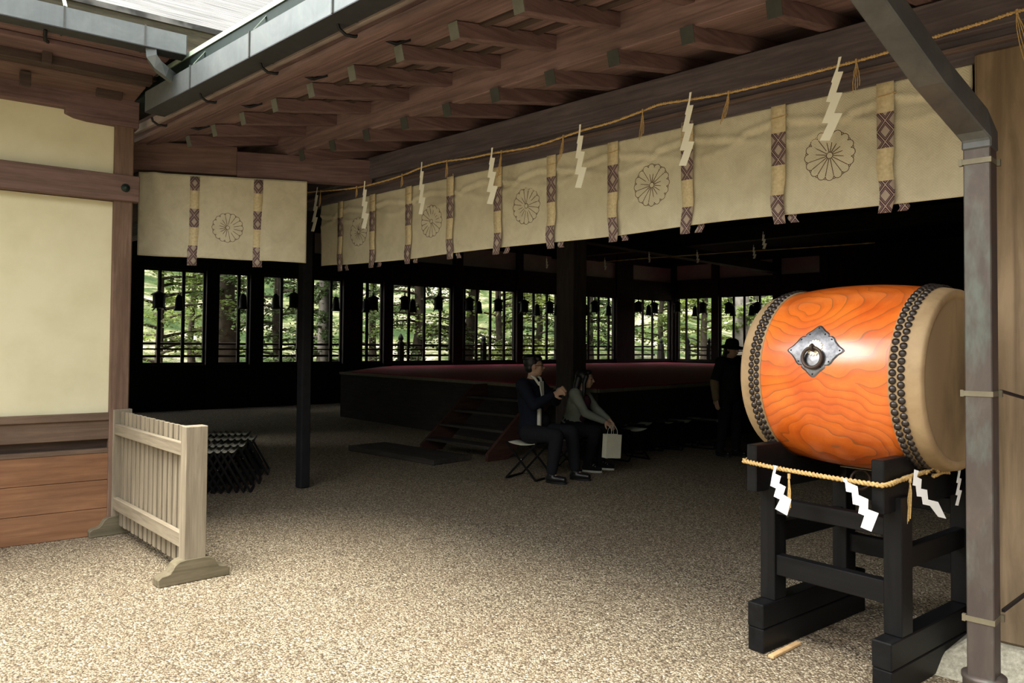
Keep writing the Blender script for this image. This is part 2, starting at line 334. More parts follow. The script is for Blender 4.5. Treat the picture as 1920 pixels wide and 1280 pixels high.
slab([(.785,3.255),(.785,zf(.785)),(.68,zf(.68)),(.68,3.27)],-6.5,7.5).build('rafter_end_beam',M['soffit'],hr,bevel=.004)
slab([(1.80,3.26),(1.80,3.335),(1.66,3.37),(1.64,3.30)],.0,7.5).build('eave_beam',M['brownx'],hr,bevel=.004)
slab([(1.93,3.325),(1.93,3.385),(1.895,3.385),(1.895,3.325)],.0,7.5).build('fascia_strip',M['fascia'],hr)
slab([(1.895,3.30),(1.895,3.44),(1.80,3.44),(1.80,3.30)],.0,7.5).build('fascia_board',M['brownx'],hr)
for v in (1.42,1.2,.98):
    slab([(v+.025,zf(v)-.018),(v+.025,zf(v)),(v-.025,zf(v)),(v-.025,zf(v)-.018)],-3,7.2).build('batten',M['darkx'],hr)
for k in range(-9,6):
    u=4.33+.487*k*1.0
    if u<-.1: pass
    if u>7: continue
    mb=MB().bar((u,-.70,3.40+.045),(u,-1.6,3.22+.045),.072,.09)
    if u>.3:
        r=mb.build('flying_rafter',M['browny'],hr,bevel=.004)
        MB().bar((u,-1.6,3.265),(u,-1.604,3.264),.073,.091).build('rafter_end_cap',M['capg'] if 'capg' in M else M['copper3'],r)
    r=MB().bar((u,.3,3.165+.22+.045),(u,-.8,3.165+.045),.078,.09).build('base_rafter',M['brownx'.replace('x','y')],hr,bevel=.004)
    MB().bar((u,-.8,3.21),(u,-.804,3.209),.079,.091).build('rafter_end_cap',M['verdw'],r)
# lintel and strips
lb=empty('lintel_beam',A(0,0,0),AROT,'long dark lintel beam over the hall opening, above the curtain','beam',kind='structure')
slab([(.165,3.085),(.165,3.285),(-.06,3.285),(-.06,3.085)],-12.3,U1).build('beam',M['keta'],lb,bevel=.006)
slab([(.10,3.045),(.10,3.085),(-.04,3.085),(-.04,3.045)],-1.6,6.4).build('lintel_strip',M['keta'],lb)
slab([(.125,3.022),(.125,3.045),(-.04,3.045),(-.04,3.022)],-1.6,6.4).build('lintel_strip',M['nageshi'],lb,bevel=.003)
slab([(.085,2.96),(.085,3.022),(-.04,3.022),(-.04,2.96)],-1.6,6.4).build('lintel_strip',M['keta'],lb)
# hall pillars
def pillar(u,v,w,z1,label,mat,z0=0,name='pillar',ch=.014):
    return struct(MB().box(-w/2,w/2,-w/2,w/2,0,z1-z0).build(name,mat,None,A(u,v,z0),AROT,bevel=ch),label,'pillar')
pillar(6.115,-.01,.225,3.0,'thick grey brown wooden pillar behind the copper downpipe',M['pillar'],.15)
mb=MB(); a,b,h=.15,.34,.16
mb.add([(-b,-b,0),(b,-b,0),(b,b,0),(-b,b,0),(-a,-a,h),(a,-a,h),(a,a,h),(-a,a,h)],[(3,2,1,0),(4,5,6,7),(0,1,5,4),(1,2,6,5),(2,3,7,6),(3,0,4,7)])
tag(mb.build('pillar_base_stone',M['stone'],None,A(6.115,-.01,-.01),AROT,bevel=.012),'rough granite base stone under the thick pillar behind the downpipe','stone')
p=pillar(.28,-3.72,.30,4.6,'square dark pillar inside the hall between the two seated people',M['inpil'])
pillar(-.36,-.02,.115,3.08,'slim dark post just behind the left end of the long curtain',M['ceil'])
# hall enclosure
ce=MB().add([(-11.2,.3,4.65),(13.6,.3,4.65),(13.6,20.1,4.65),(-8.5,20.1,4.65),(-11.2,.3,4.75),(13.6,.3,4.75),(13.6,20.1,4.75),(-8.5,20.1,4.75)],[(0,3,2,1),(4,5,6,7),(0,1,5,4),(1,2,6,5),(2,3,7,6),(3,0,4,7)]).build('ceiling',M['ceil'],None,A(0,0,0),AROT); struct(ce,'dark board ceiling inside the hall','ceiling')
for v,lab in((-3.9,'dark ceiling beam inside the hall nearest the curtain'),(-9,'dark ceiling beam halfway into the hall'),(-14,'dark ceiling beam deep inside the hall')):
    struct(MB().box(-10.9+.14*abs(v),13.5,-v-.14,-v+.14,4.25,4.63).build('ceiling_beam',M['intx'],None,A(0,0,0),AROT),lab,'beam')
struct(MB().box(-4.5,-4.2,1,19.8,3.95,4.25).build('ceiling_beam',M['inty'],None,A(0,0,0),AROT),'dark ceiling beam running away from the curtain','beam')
struct(slab([(.02,0),(.02,3.08),(-.08,3.08),(-.08,0)],6.35,13.8).build('wall_blocker_right',M['brownz'],None,A(0,0,0),AROT),'brown board wall added out of view right of the pillar to darken the hall','wall')  # added outside the view so the hall interior stays dark
struct(slab([(.02,0),(.02,3.08),(-.08,3.08),(-.08,0)],-12.4,-6.0).build('wall_blocker_left',M['intz'],None,A(0,0,0),AROT),'unseen dark board wall added beyond the passage to block light','wall')  # hidden wall added to stop light entering past the passage
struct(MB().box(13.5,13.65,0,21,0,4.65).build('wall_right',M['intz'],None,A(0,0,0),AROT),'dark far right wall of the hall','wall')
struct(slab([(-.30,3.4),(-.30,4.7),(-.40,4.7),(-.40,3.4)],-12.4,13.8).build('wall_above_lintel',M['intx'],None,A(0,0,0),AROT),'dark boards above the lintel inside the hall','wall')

# ---- window walls
class WW:
    def __init__(s,a,b): s.p0=A(*a); s.p1=A(*b); s.L=(s.p1-s.p0).length; s.d=(s.p1-s.p0).normalized(); s.rot=math.atan2(s.d.y,s.d.x); s.n=Vector((s.d.y,-s.d.x))
    def x(s,px,off=0,py=600):     # pixel column -> distance along the wall (off = towards the room)
        r=ray(px,py).xy; o=s.p0.xy+s.n*off-CAM.xy; d=s.d.xy
        det=r.x*(-d.y)+d.x*r.y; return (r.y*o.x-r.x*o.y)/det*-1 if False else (r.x*o.y-r.y*o.x)/(r.y*d.x-r.x*d.y)
    def z(s,px,py,off=0):
        r=ray(px,py); x=s.x(px,off,py); p=s.p0.xy+s.n*off+s.d.xy*x; k=(p-CAM.xy).length/r.xy.length; return 1.55+r.z*k
    def w(s,x,off,z): p=s.p0+s.d*x+Vector((s.n.x,s.n.y,0))*off; return Vector((p.x,p.y,z))
W1=WW((-10.9,-1.3),(-8.3,-19.9)); W2=WW((-8.3,-19.9),(13.5,-19.9))
wn=[0]
def window_wall(W,ZT,ZS,x0,x1,posts,bars,nm,side,solid=None):
    hp=.5
    wl=empty('wall_windows_'+nm,W.p0,W.rot,'dark timber wall of lattice windows along the '+side+' of the hall','wall',kind='structure')
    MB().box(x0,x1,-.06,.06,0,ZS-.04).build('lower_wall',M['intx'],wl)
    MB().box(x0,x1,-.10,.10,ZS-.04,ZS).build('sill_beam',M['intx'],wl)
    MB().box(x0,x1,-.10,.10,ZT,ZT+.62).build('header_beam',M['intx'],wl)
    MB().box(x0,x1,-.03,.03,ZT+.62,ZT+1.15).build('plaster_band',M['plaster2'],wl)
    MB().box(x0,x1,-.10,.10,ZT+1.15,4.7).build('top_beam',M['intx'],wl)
    for a,b in posts: MB().box(a,b,-.13,.13,0,4.65).build('post',M['intz'],wl)
    edges=[x0]+[e for pr_ in posts for e in pr_]+[x1]
    for i in range(0,len(edges),2):
        a,b=edges[i],edges[i+1]
        if b-a<.15: continue
        wn[0]+=1
        w=empty('window_%d'%wn[0],W.w((a+b)/2,0,ZS),W.rot,'','window',kind='structure')
        h=ZT-ZS; L=b-a
        mb=MB(); mb.box(-L/2,L/2,-.03,.03,0,.05); mb.box(-L/2,L/2,-.03,.03,h-.05,h); mb.box(-L/2,-L/2+.05,-.03,.03,0,h); mb.box(L/2-.05,L/2,-.03,.03,0,h)
        mb.build('window_frame',M['intz'],w)
        inside=[q for q in bars if a+.08<q<b-.08]
        for q in inside: MB().box(q-(a+b)/2-.035,q-(a+b)/2+.035,-.025,.025,.05,h-.05).build('window_bar',M['intz'],w)
        MB().box(-L/2,L/2,-.02,.02,.34,.375).build('window_rail',M['intx'],w)
        w['label']='lattice window with %d bars on the %s of the hall, %s'%(len(inside),side,WLAB(wn[0]))
    if solid: MB().box(solid[0],solid[1],-.05,.05,ZS,ZT).build('board_infill',M['intz'],wl)
    return wl
_ord='first second third fourth fifth sixth seventh eighth ninth tenth eleventh twelfth thirteenth fourteenth fifteenth sixteenth'.split()
def WLAB(n): return _ord[n-1]+' window counted from the cream wall'
p1=[(W1.x(a),W1.x(b)) for a,b in((240,264),(384,406),(466,490),(560,584),(640,676),(716,733),(846,863),(965,976),(1044,1088),(1152,1182),(1256,1270))]
b1=[W1.x(q) for q in(298,343,447,527,620,688,766,795,825,866+4,893,919,945,1000,1025,1103,1122,1141,1188,1205,1223)]
window_wall(W1,3.19,1.02,0,W1.L,p1,b1,'left','far left side')
def w2(px): return W2.x(px)
p2=[(w2(1262),w2(1270)),(w2(1337),w2(1350)),(w2(1452),w2(1466)),(w2(1540),w2(1556))]
b2=[w2(q) for q in(1287,1309,1376,1396,1425,1485,1505)]
window_wall(W2,3.28,1.02,max(0,w2(1262)),w2(1556),p2,b2,'back','back')
wb=MB().box(w2(1556),W2.L,-.08,.08,0,4.65).build('wall_back_panel',M['intz'],None,W2.p0,W2.rot); struct(wb,'dark boarded part of the back wall behind the drum','wall')

# veranda railings outside the windows
def railing(W,off,x0,x1,z1,z2,posts,label):
    r=empty('veranda_railing',W.w(0,off,0),W.rot,label,'railing')
    for z in (z1,z2,1.02): MB().bar((x0,0,z),(x1,0,z),.07,.06).build('rail',M['intx'],r,bevel=.01)
    for x in posts:
        q=MB().box(x-.07,x+.07,-.07,.07,.0,z1+.08).build('railing_post',M['intz'],r)
        MB().lathe([(0,z1+.34),(.03,z1+.30),(.075,z1+.22),(.08,z1+.17),(.05,z1+.12),(.075,z1+.10),(.075,z1+.07)],12,c=(x,0,0)).build('finial',M['bronze'],q)
railing(W1,-.9,0,W1.L,1.50,1.20,[W1.x(p,-.9) for p in(752,907,1095,1240)],'dark wooden veranda railing outside the left windows of the hall')
railing(W2,-.9,0,9,1.50,1.20,[W2.x(p,-.9) for p in(1290,1330,1400,1440)],'dark wooden veranda railing outside the back windows of the hall')
# stage
mb=MB(); pts=[(.45,-4.1),(-6.9,-4.8),(-9.9,-8.2),(-8.35,-19.5),(.45,-19.5)]
def poly(pts,z0,z1):
    mb=MB(); n=len(pts); vs=[(u,-v,z0) for u,v in pts]+[(u,-v,z1) for u,v in pts]
    return mb.add(vs,[list(range(n)),list(range(2*n-1,n-1,-1))]+[(i,i+n,(i+1)%n+n,(i+1)%n) for i in range(n)])
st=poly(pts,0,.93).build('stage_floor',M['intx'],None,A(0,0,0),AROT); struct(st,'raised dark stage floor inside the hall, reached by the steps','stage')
ins=[(.30,-4.25),(-6.8,-4.95),(-9.7,-8.3),(-8.2,-19.3),(.30,-19.3)]
tag(poly(ins,.932,.945).build('red_carpet',M['red'],None,A(0,0,0),AROT),'red carpet spread over the raised stage under the windows','carpet')
MB().bar((.46,4.09,.915),(-1.72,4.30,.915),.05,.05).build('stage_edge',M['strip'],st); MB().bar((-1.72,4.30,.915),(-6.9,4.79,.915),.05,.05).build('stage_edge',M['strip'],st)
MB().bar((.46,4.09,.915),(.46,12,.915),.05,.05).build('stage_edge',M['strip'],st)
# steps
s=empty('wooden_steps',A(-1.0,-3.4,0),AROT,'dim wooden steps leading up to the raised stage left of the seated man','steps')
for sx in(-.68,.68):
    MB().prism([(0,0),(.42,0),(1.42,.93),(1.42,.60),(.75,0)][:0] or [(-.68,0),(-.30,0),(.62,.74),(.62,.93),(.35,.93),(-.68,.10)],sx-.025,sx+.025).build('side_board',M['stepb'],s,rot=(0,0,PI/2))
for i in range(4):
    y=-.50+i*.27; z=.19*(i+1)
    MB().box(-.66,.66,y-.13,y+.14,z-.035,z).build('tread',M['stepx'],s,bevel=.005)
tag(MB().box(-1.15,.75,-.35,.30,0,.07).build('duckboard',M['stepx'],None,A(-1.3,-2.35,0),AROT,bevel=.01),'low wooden duckboard lying on gravel before the steps','board')

# ================================================================== left building
wl=empty('wall_left',B(0,0,0),BROT,'cream plastered wall with orange boarded base on the left','wall',kind='structure')
# outline of upper plaster, with the stepped bracket cut
MB().box(-6,-.06,.0,.04,2.895,3.40).build('plaster_panel',M['plaster'],wl)
MB().box(-6,-.06,.0,.04,.975,2.68).build('plaster_panel',M['plaster'],wl)
MB().box(-6,-.01,.06,.12,0,3.9).build('backing',M['darkx'],wl)
def bl(s0,s1,w1,w0,z0,z1): return MB().box(s0,s1,-w1,-w0,z0,z1)
bl(-6,-.02,.05,-.05,.915,.975).build('sill_board',M['sill'],wl,bevel=.006)
bl(-6,-.03,.03,-.05,.765,.915).build('wide_board',M['sill'],wl,bevel=.003)
bl(-6,-.06,-.03,-.06,.69,.765).build('gap_board',M['darkx'],wl)
bl(-6,-.03,.035,-.05,.655,.69).build('ledge',M['sill'],wl,bevel=.003)
for z0,z1 in((.002,.213),(.217,.438),(.442,.655)): bl(-6,-.03,.03,-.05,z0,z1).build('base_board',M['board'],wl,bevel=.002)
# stepped bracket and wall plate
mb=MB().prism([(-6,3.37),(-.425,3.37),(-.425,3.335),(-.36,3.31),(-.27,3.298),(.1,3.29),(.1,3.66),(-6,3.66)],-.09,.05); mb.build('wall_plate',M['brownx'],wl,bevel=.004)
tr=empty('trim_1',B(0,0,0),BROT,'horizontal brown rail crossing the cream wall, with a green metal boss','rail',kind='structure')
bl(-6,.115,.085,-.03,2.685,2.895).build('rail',M['brownx2'],tr,bevel=.005)
MB().lathe([(0,.032),(.012,.030),(.016,.018),(.03,.012),(.034,.0)],16,axis='z').build('nail_cover',M['verddark'],tr,(0.01,-.087,2.79),(PI/2,0,0))
cp=MB().box(-.068,.072,-.06,.08,0,3.34).build('corner_post',M['post'],None,B(0,0,0),BROT,bevel=.008); struct(cp,'square cedar corner post at the end of the cream wall','post')
# return wall of the left building along the passage
q0=B(0.02,-.1); q1=A(-6.1,1.0)
struct(MB().bar((q0.x,q0.y,1.6),(q1.x,q1.y,1.6),.1,3.2).build('wall_passage',M['intz']),'dark wall of the passage behind the cornered post','wall')
# left eave
cr=empty('side_roof',B(0,0,0),BROT,'shingled side roof over the cream wall, its slope bright in the sun','roof',kind='structure')
def polyB(pts,zf_,th):
    mb=MB(); n=len(pts); vs=[(s,-w,zf_(s,w)) for s,w in pts]+[(s,-w,zf_(s,w)+th) for s,w in pts]
    return mb.add(vs,[list(range(n)),list(range(2*n-1,n-1,-1))]+[(i,i+n,(i+1)%n+n,(i+1)%n) for i in range(n)])
zc=lambda s,w:3.86+.6*(1.0-w)
polyB([(-7,1.0),(.52,1.0),(4.4,-2.1),(6.6,-3.8),(-7,-3.8)],zc,.04).build('shingle_slope',M['shingle'],cr)
MB().prism([(-7,3.70),(.50,3.70),(.52,3.90),(-7,3.90)],-.99,-.86).build('bark_edge',M['edge'],cr)
polyB([(-7,1.02),(.30,1.02),(.12,-1.2),(-7,-1.2)],lambda s,w:3.66+.12*(1-w),.04).build('soffit_board',M['brownx'],cr)
MB().box(-7,.12,-1.06,-.90,3.60,3.70).build('eave_beam',M['brownx'],cr,bevel=.004)
MB().box(-7,.10,-.90,-.52,3.565,3.60).build('eave_plank',M['brownx'],cr,bevel=.004)
MB().box(-7,.06,-.52,-.10,3.50,3.66).build('eave_plank',M['brownx2'],cr,bevel=.004)
MB().box(-7,.08,-.66,-.56,3.50,3.565).build('eave_batten',M['darkx'],cr,bevel=.004)

# ================================================================== gutters
def gutter_box(mb,x0,x1,yo,yi,z0,z1,th=.006):
    mb.box(x0,x1,yo,yo+th,z0,z1); mb.box(x0,x1,yi-th,yi,z0,z1-.02)
    mb.box(x0,x0+th,yo,yi,z0,z1); mb.box(x1-th,x1,yo,yi,z0,z1); return mb
ga=empty('rain_gutter',A(0,0,0),AROT,'long copper box gutter along the eave of the open hall','gutter')
gutter_box(MB(),.85,7.4,-2.12,-1.97,3.315,3.47).build('gutter_trough',M['copper'],ga)
MB().box(.85,7.4,-2.12,-1.97,3.309,3.316).build('gutter_underside',M['coppershade'],ga)
for px,py in((357,147),(468,88),(624,8)):
    u,_=PA(px,py,2.12); MB().box(u-.006,u+.006,-2.128,-1.96,3.312,3.474).build('seam',M['copper3'],ga)
for px,py in((368,100),(481,35)):
    u,_=PA(px,py,2.1); MB().bar((u,-2.12,3.472),(u+.02,-2.0,3.64),.018,.004).build('hanger_strap',M['verdigris'],ga)
for u in(.75,1.62,2.49,3.36,4.23,5.1,5.97):
    pth=[(u,-2.03,3.312),(u,-2.02,3.285),(u+.005,-1.98,3.262),(u+.02,-1.93,3.262),(u+.04,-1.88,3.285),(u+.06,-1.83,3.29),(u+.09,-1.70,3.27),(u+.12,-1.62,3.31)]
    MB().tube(pth,[.010]*5+[.011,.012,.013],6).build('gutter_hook',M['iron'],ga)
gc=empty('rain_gutter',B(0,0,0),BROT,'shorter copper gutter over the cream wall, emptying through a spout','gutter')
gutter_box(MB(),-7,.20,-1.155,-1.02,3.605,3.745).build('gutter_trough',M['copper'],gc)
MB().box(-7,.20,-1.155,-1.02,3.599,3.606).build('gutter_underside',M['coppershade'],gc)
for s0 in(-.565,-.075): MB().box(s0-.005,s0+.005,-1.163,-1.0,3.60,3.75).build('seam',M['copper3'],gc)
MB().bar((-.56,-1.15,3.75),(-.56,-1.02,3.86),.022,.004).build('hanger_strap',M['verdigris'],gc)
def sq(path,hw,hh,mb,side):
    rings=[]; path=[Vector(p) for p in path]; side=Vector(side).normalized()
    for i,p in enumerate(path):
        t_=(path[min(i+1,len(path)-1)]-path[max(i-1,0)]).normalized(); n_=t_.cross(side).normalized()
        rings.append([p+side*a*hw+n_*b*hh for a,b in((-1,-1),(1,-1),(1,1),(-1,1))])
    vs=[v for r in rings for v in r]; fs=[(3,2,1,0)]
    for i in range(len(path)-1):
        for k in range(4): fs.append((i*4+k,i*4+(k+1)%4,i*4+4+(k+1)%4,i*4+4+k))
    e=4*(len(path)-1); fs.append((e,e+1,e+2,e+3)); return mb.add(vs,fs)
iB=lambda p:Vector(((Vector(p[:2])-BO).dot(Bd),-(Vector(p[:2])-BO).dot(Bn),p[2]))
e_=iB(A(1.22,1.96,3.45))
sq([(-.02,-1.09,3.61),(-.015,-1.09,3.55),(.03,-1.08,3.50),(.10,-1.05,3.47),e_],.05,.035,MB(),(.3,1,0)).build('spout',M['copper'],gc)
for px,py,w_,a_,b_ in((88,112,.70,.03,.06),(47,152,.40,.035,.065),(232,132,.62,.025,.05),(205,178,.28,.09,.045),(290,150,.5,.07,.03),(330,160,.5,.03,.03)):
    r=ray(px,py); k_=((BO-CAM.xy).dot(Bn)+w_)/r.xy.dot(Bn); p_=CAM+r*k_; s0=(p_.xy-BO).dot(Bd); z_=p_.z
    MB().box(s0-a_,s0+a_,-w_-.03,-w_+.03,z_-b_/2,z_+b_).build('bracket_block',M['darkx'],cr,bevel=.004)
for s0 in(-.66,-1.5,-2.4): MB().tube([(s0,-1.06,3.60),(s0,-1.03,3.575),(s0+.01,-.95,3.565),(s0+.05,-.84,3.585)],.012,6).build('gutter_hook',M['iron'],gc)

# downpipe
dp=empty('copper_downpipe',A(6.155,.68,0),AROT,'square brown copper downpipe rising at the right edge beside the drum','downpipe')
MB().box(-.05,.05,-.055,.055,.17,2.40).build('pipe',M['copper2'],dp,bevel=.004)
mb=MB(); E0=Vector((5.77-6.135,-(2.05-.68),3.31)); sq([(0,0,2.38),(0,0,2.44),(-.02,-.05,2.50),E0.lerp(Vector((0,0,2.42)),.75),E0],.055,.062,mb,(1,0,0)); mb.build('offset_pipe',M['copper3'],dp,bevel=.006)
MB().lathe([(.0,.0),(.078,.0),(.078,.17),(.083,.18),(.083,.195),(.05,.20)],28).build('collar',M['copper2'],dp)
for z_ in(.43,1.36,2.33):
    b_=MB().box(-.054,.054,-.059,.059,z_-.011,z_+.011).build('pipe_strap',M['strapc'],dp)
    MB().box(-.066,-.053,-.06,-.042,z_-.014,z_+.014).build('strap_ear',M['strapc'],b_); MB().box(.053,.066,.035,.055,z_-.014,z_+.014).build('strap_ear',M['strapc'],b_)
MB().bar((.06,.05,1.37),(.10,.58,1.30),.012,.012).build('pipe_bracket',M['iron'],dp)
MB().bar((.06,.05,.46),(.09,.56,.46),.012,.012).build('pipe_bracket',M['iron'],dp)
# ================================================================== curtains
def crest(parent,cx,cz,R,yf,mat,lw=.0038):
    mb=MB()
    def line(pts):
        for i in range(len(pts)-1):
            (x0,z0),(x1,z1)=pts[i],pts[i+1]; dx,dz=x1-x0,z1-z0; l=math.hypot(dx,dz) or 1; nx,nz=-dz/l*lw/2,dx/l*lw/2
            q=[(x0+nx,z0+nz),(x1+nx,z1+nz),(x1-nx,z1-nz),(x0-nx,z0-nz)]
            y=yf((x0+x1)/2,(z0+z1)/2)
            f=[(a,y-.0035,b) for a,b in q]; g_=[(a,y-.002,b) for a,b in q]
            mb.add(f+g_,[(0,1,2,3),(7,6,5,4),(0,4,5,1),(2,6,7,3)])
    def arc(c,r,a0,a1,n=8): line([(c[0]+r*math.cos(a0+(a1-a0)*i/n),c[1]+r*math.sin(a0+(a1-a0)*i/n)) for i in range(n+1)])
    arc((cx,cz),R*.13,0,2*PI,14)
    rb=R*.86; pr_=rb*math.tan(PI/16)
    for k in range(16):
        a=2*PI*k/16+PI/16
        line([(cx+R*.13*math.cos(a),cz+R*.13*math.sin(a)),(cx+rb*math.cos(a),cz+rb*math.sin(a))])
        a2=2*PI*k/16; c=(cx+rb*math.cos(a2),cz+rb*math.sin(a2)); arc(c,pr_*1.02,a2-PI/2,a2+PI/2)
        c=(cx+R*.945*math.cos(a),cz+R*.945*math.sin(a)); arc(c,R*.055,a-PI*.45,a+PI*.45,4)
    return mb.build('crest',mat,parent)
def cloth_grid(x0,x1,z0,z1,nx,nz,yf,botf=None):
    mb=MB(); vs=[];n=nx+1
    for j in range(nz+1):
        for i in range(n):
            x=x0+(x1-x0)*i/nx; z=z0+(z1-z0)*j/nz
            if botf: z+=botf(x)*(1-j/nz)
            vs.append((x,yf(x,z),z))
    return mb.add(vs,[(j*n+i,j*n+i+1,(j+1)*n+i+1,(j+1)*n+i) for j in range(nz) for i in range(nx)],True)
def solid(o,th=.003):
    q=o.modifiers.new('thickness','SOLIDIFY'); q.thickness=th; q.offset=1; return o
ribs_px=[(640,400),(701,390),(769,380),(848,370),(935,360),(1036,345),(1151,330),(1292,310),(1462,290),(1662,260)]
ribs=[PA(x,y,.06)[0] for x,y in ribs_px]
ZT_,ZB_=2.965,2.312
def yA(x,z):
    t=(ZT_-z); y=.010*math.sin(x*2.3+.5)*t/.6+.006*math.sin(x*5.1+z*3)*t/.6
    ph=(x*.98+.3)%.62/.62                     # creases fall away from the hanging points
    zc1=.085+.06*abs(ph-.35)*1.6; y-=.013*math.exp(-((t-zc1)/.016)**2)-.009*math.exp(-((t-zc1-.035)/.016)**2)
    zc2=.15+.075*math.sin(ph*3.1); y-=.009*math.exp(-((t-zc2)/.02)**2)
    y-=.004*math.sin((x+z)*26)*math.exp(-((t-.2)/.2)**2)
    return y
na=empty('hanging_curtain',A(0,.055,0),AROT,'long beige hemp curtain with round flower crests hanging across the open hall','curtain')
solid(cloth_grid(.05,5.985,ZB_,ZT_,330,44,yA,lambda x:.006*math.sin(x*3)+.028*math.exp(-((x-.05)/.4)**2)).build('cloth',M['cloth'],na))
for x in ribs:
    mb=MB(); W_=.088; H_=.72; n=14
    for sgn,(z0,z1,dx,yo) in enumerate(((2.985,2.262,0,-.024),(2.42,2.268,.075,.012))):
        vs=[]
        for j in range(n+1):
            z=z0+(z1-z0)*j/n; tw=.012*math.sin(j*.9+x*4)*(j/n); nar=1-.25*(j/n)**3 if sgn==0 else .55
            for a in(-1,1): vs.append((a*W_/2*nar+dx+(tw if j>8 else 0), yA(x,ZB_)*.5+yo-(.006 if a<0 and j>10 else 0),z-2.985))
        mb.add(vs,[(j*2,j*2+1,j*2+3,j*2+2) for j in range(n)],True)
    o=solid(mb.build('ribbon',M['ribA'],na,(x,0,2.985)),.002)
    MB().tube([(-.05,-.026+yA(x,2.9),-.10),(.0,-.030+yA(x,2.9),-.098),(.06,-.026+yA(x,2.9),-.09)],.0022,5).build('tie_string',M['rope'],o)
for px,py in((672,434),(810,415),(986,386),(1222,347),(1555,291)):
    u,z=PA(px,py,.06); crest(na,u,z,.137,yA,M['crest'])
# left curtain
NP0=Vector((-3.25,6.65)); NP1=Vector((-1.87,7.0)); Nd=(NP1-NP0).normalized(); NROT=math.atan2(Nd.y,Nd.x); NL=(NP1-NP0).length
def PN(px,py):
    n=Vector((-Nd.y,Nd.x)); r=ray(px,py); k=(NP0-CAM.xy).dot(n)/r.xy.dot(n); p=CAM+r*k; return (p.xy-NP0).dot(Nd),p.z
def yB(x,z):
    t=(3.04-z)/.72; y=.016*math.sin(x*9)*t+.010*math.sin(x*4+1)*t
    y-=.030*math.exp(-((x-.12-.16*t)/.05)**2)*(1-t)*1.1
    y-=.018*math.exp(-((x-1.08-.02*t)/.05)**2)*t
    return y
nb=empty('hanging_curtain',(NP0.x,NP0.y,0),NROT,'short beige hemp curtain with one flower crest beside the cream wall','curtain')
xl,zt0=PN(260,322); xr,_=PN(576,340); ztr=PN(576,340)[1]; zbl=PN(260,478)[1]; zbr=PN(574,493)[1]
mb=MB(); nx,nz=80,34; vs=[]
for j in range(nz+1):
    for i in range(nx+1):
        a=i/nx; b_=j/nz; x=xl+(xr-xl)*a; zt=zt0+(ztr-zt0)*a; zb_=zbl+(zbr-zbl)*a; z=zb_+(zt-zb_)*b_; vs.append((x,yB(x,z),z))
mb.add(vs,[(j*(nx+1)+i,j*(nx+1)+i+1,(j+1)*(nx+1)+i+1,(j+1)*(nx+1)+i) for j in range(nz) for i in range(nx)],True)
solid(mb.build('cloth',M['cloth'],nb))
for px,py,pb in((366,331,498),(485,337,501)):
    x,z=PN(px,py); zb_=PN(px,pb)[1]; mb=MB(); n=12; vs=[]
    for j in range(n+1):
        zz=z+(zb_-z)*j/n
        for a in(-1,1): vs.append((a*.04-(.012 if j>9 and px<400 else 0),yB(x,zz)-.006,zz-z))
    mb.add(vs,[(j*2,j*2+1,j*2+3,j*2+2) for j in range(n)],True); solid(mb.build('ribbon',M['ribB'],nb,(x,0,z)),.002)
x,z=PN(427,427); crest(nb,x,z,.127,yB,M['crest'])
bm_=empty('passage_beam',(NP0.x,NP0.y,0),NROT,'reddish crossbeam above the short curtain, running from the corner post','beam',kind='structure')
MB().box(-.06,.80,.02,.14,3.045,3.30).build('beam',M['brownx2'],bm_,bevel=.005)
MB().box(.80,2.0,.02,.14,3.03,3.26).build('beam',M['brownx'],bm_,bevel=.005)

# ================================================================== ropes and paper streamers
def resample(pts,step):
    pts=[Vector(p) for p in pts]; out=[]
    for i in range(len(pts)-1):   # Catmull-Rom
        p0=pts[max(i-1,0)];p1=pts[i];p2=pts[i+1];p3=pts[min(i+2,len(pts)-1)]; n=max(2,int((p2-p1).length/step))
        for k in range(n):
            t_=k/n; out.append(.5*((2*p1)+(p2-p0)*t_+(2*p0-5*p1+4*p2-p3)*t_*t_+(3*p1-p0-3*p2+p3)*t_**3))
    out.append(pts[-1]); return out
def rope_mb(pts,r,pitch,step=.012,strands=2,seg=5):
    path=resample(pts,step); mb=MB()
    for s in range(strands):
        acc=0; q=[]; prev=None
        for i,p in enumerate(path):
            t_=(path[min(i+1,len(path)-1)]-path[max(i-1,0)]).normalized(); a=t_.cross(Vector((0,0,1))).normalized(); b=t_.cross(a)
            if i: acc+=(p-path[i-1]).length
            ph=2*PI*acc/pitch+2*PI*s/strands; q.append(p+(a*math.cos(ph)+b*math.sin(ph))*r*.52)
        mb.tube(q,r*.56,seg)
    return mb
def tassel(parent,p,L,lean=0,name='straw_tassel',r=.0022,w=.03):
    mb=MB(); rr=random.Random(int(p[0]*977+p[1]*131))
    for k in range(4):
        dx=(k-1.5)/1.5*w*.5; a=[]
        for j in range(7):
            t_=j/6; a.append((p[0]+dx*math.sin(t_*1.9)*1.2+lean*t_**1.5+rr.uniform(-.002,.002),p[1]-.002*k,p[2]-L*t_*(1-.06*k)))
        mb.tube(a,r,5)
    mb.tube([(p[0],p[1]-.002,p[2]+.006),(p[0],p[1]-.003,p[2]-.018)],r*2.4,6)
    return mb.build(name,M['rope'],parent)
rp=[(540,366),(577,360),(640,355),(686,348),(750,330),(790,314),(830,303),(880,296),(925,287),(1000,274),(1090,245),(1150,228),(1207,207),(1240,195),(1297,186),(1370,173),(1480,147),(1577,122),(1650,102),(1760,67),(1850,40),(1912,20),(1990,2)]
rpts=[]
for x,y in rp:
    u,z=PA(x,y,.235); rpts.append((u,-.235,z))
ro=empty('straw_rope',A(0,0,0),AROT,'thin twisted straw rope strung along the long lintel above the curtain','rope')
rope_mb(rpts,.0098,.032).build('rope_strands',M['rope'],ro)
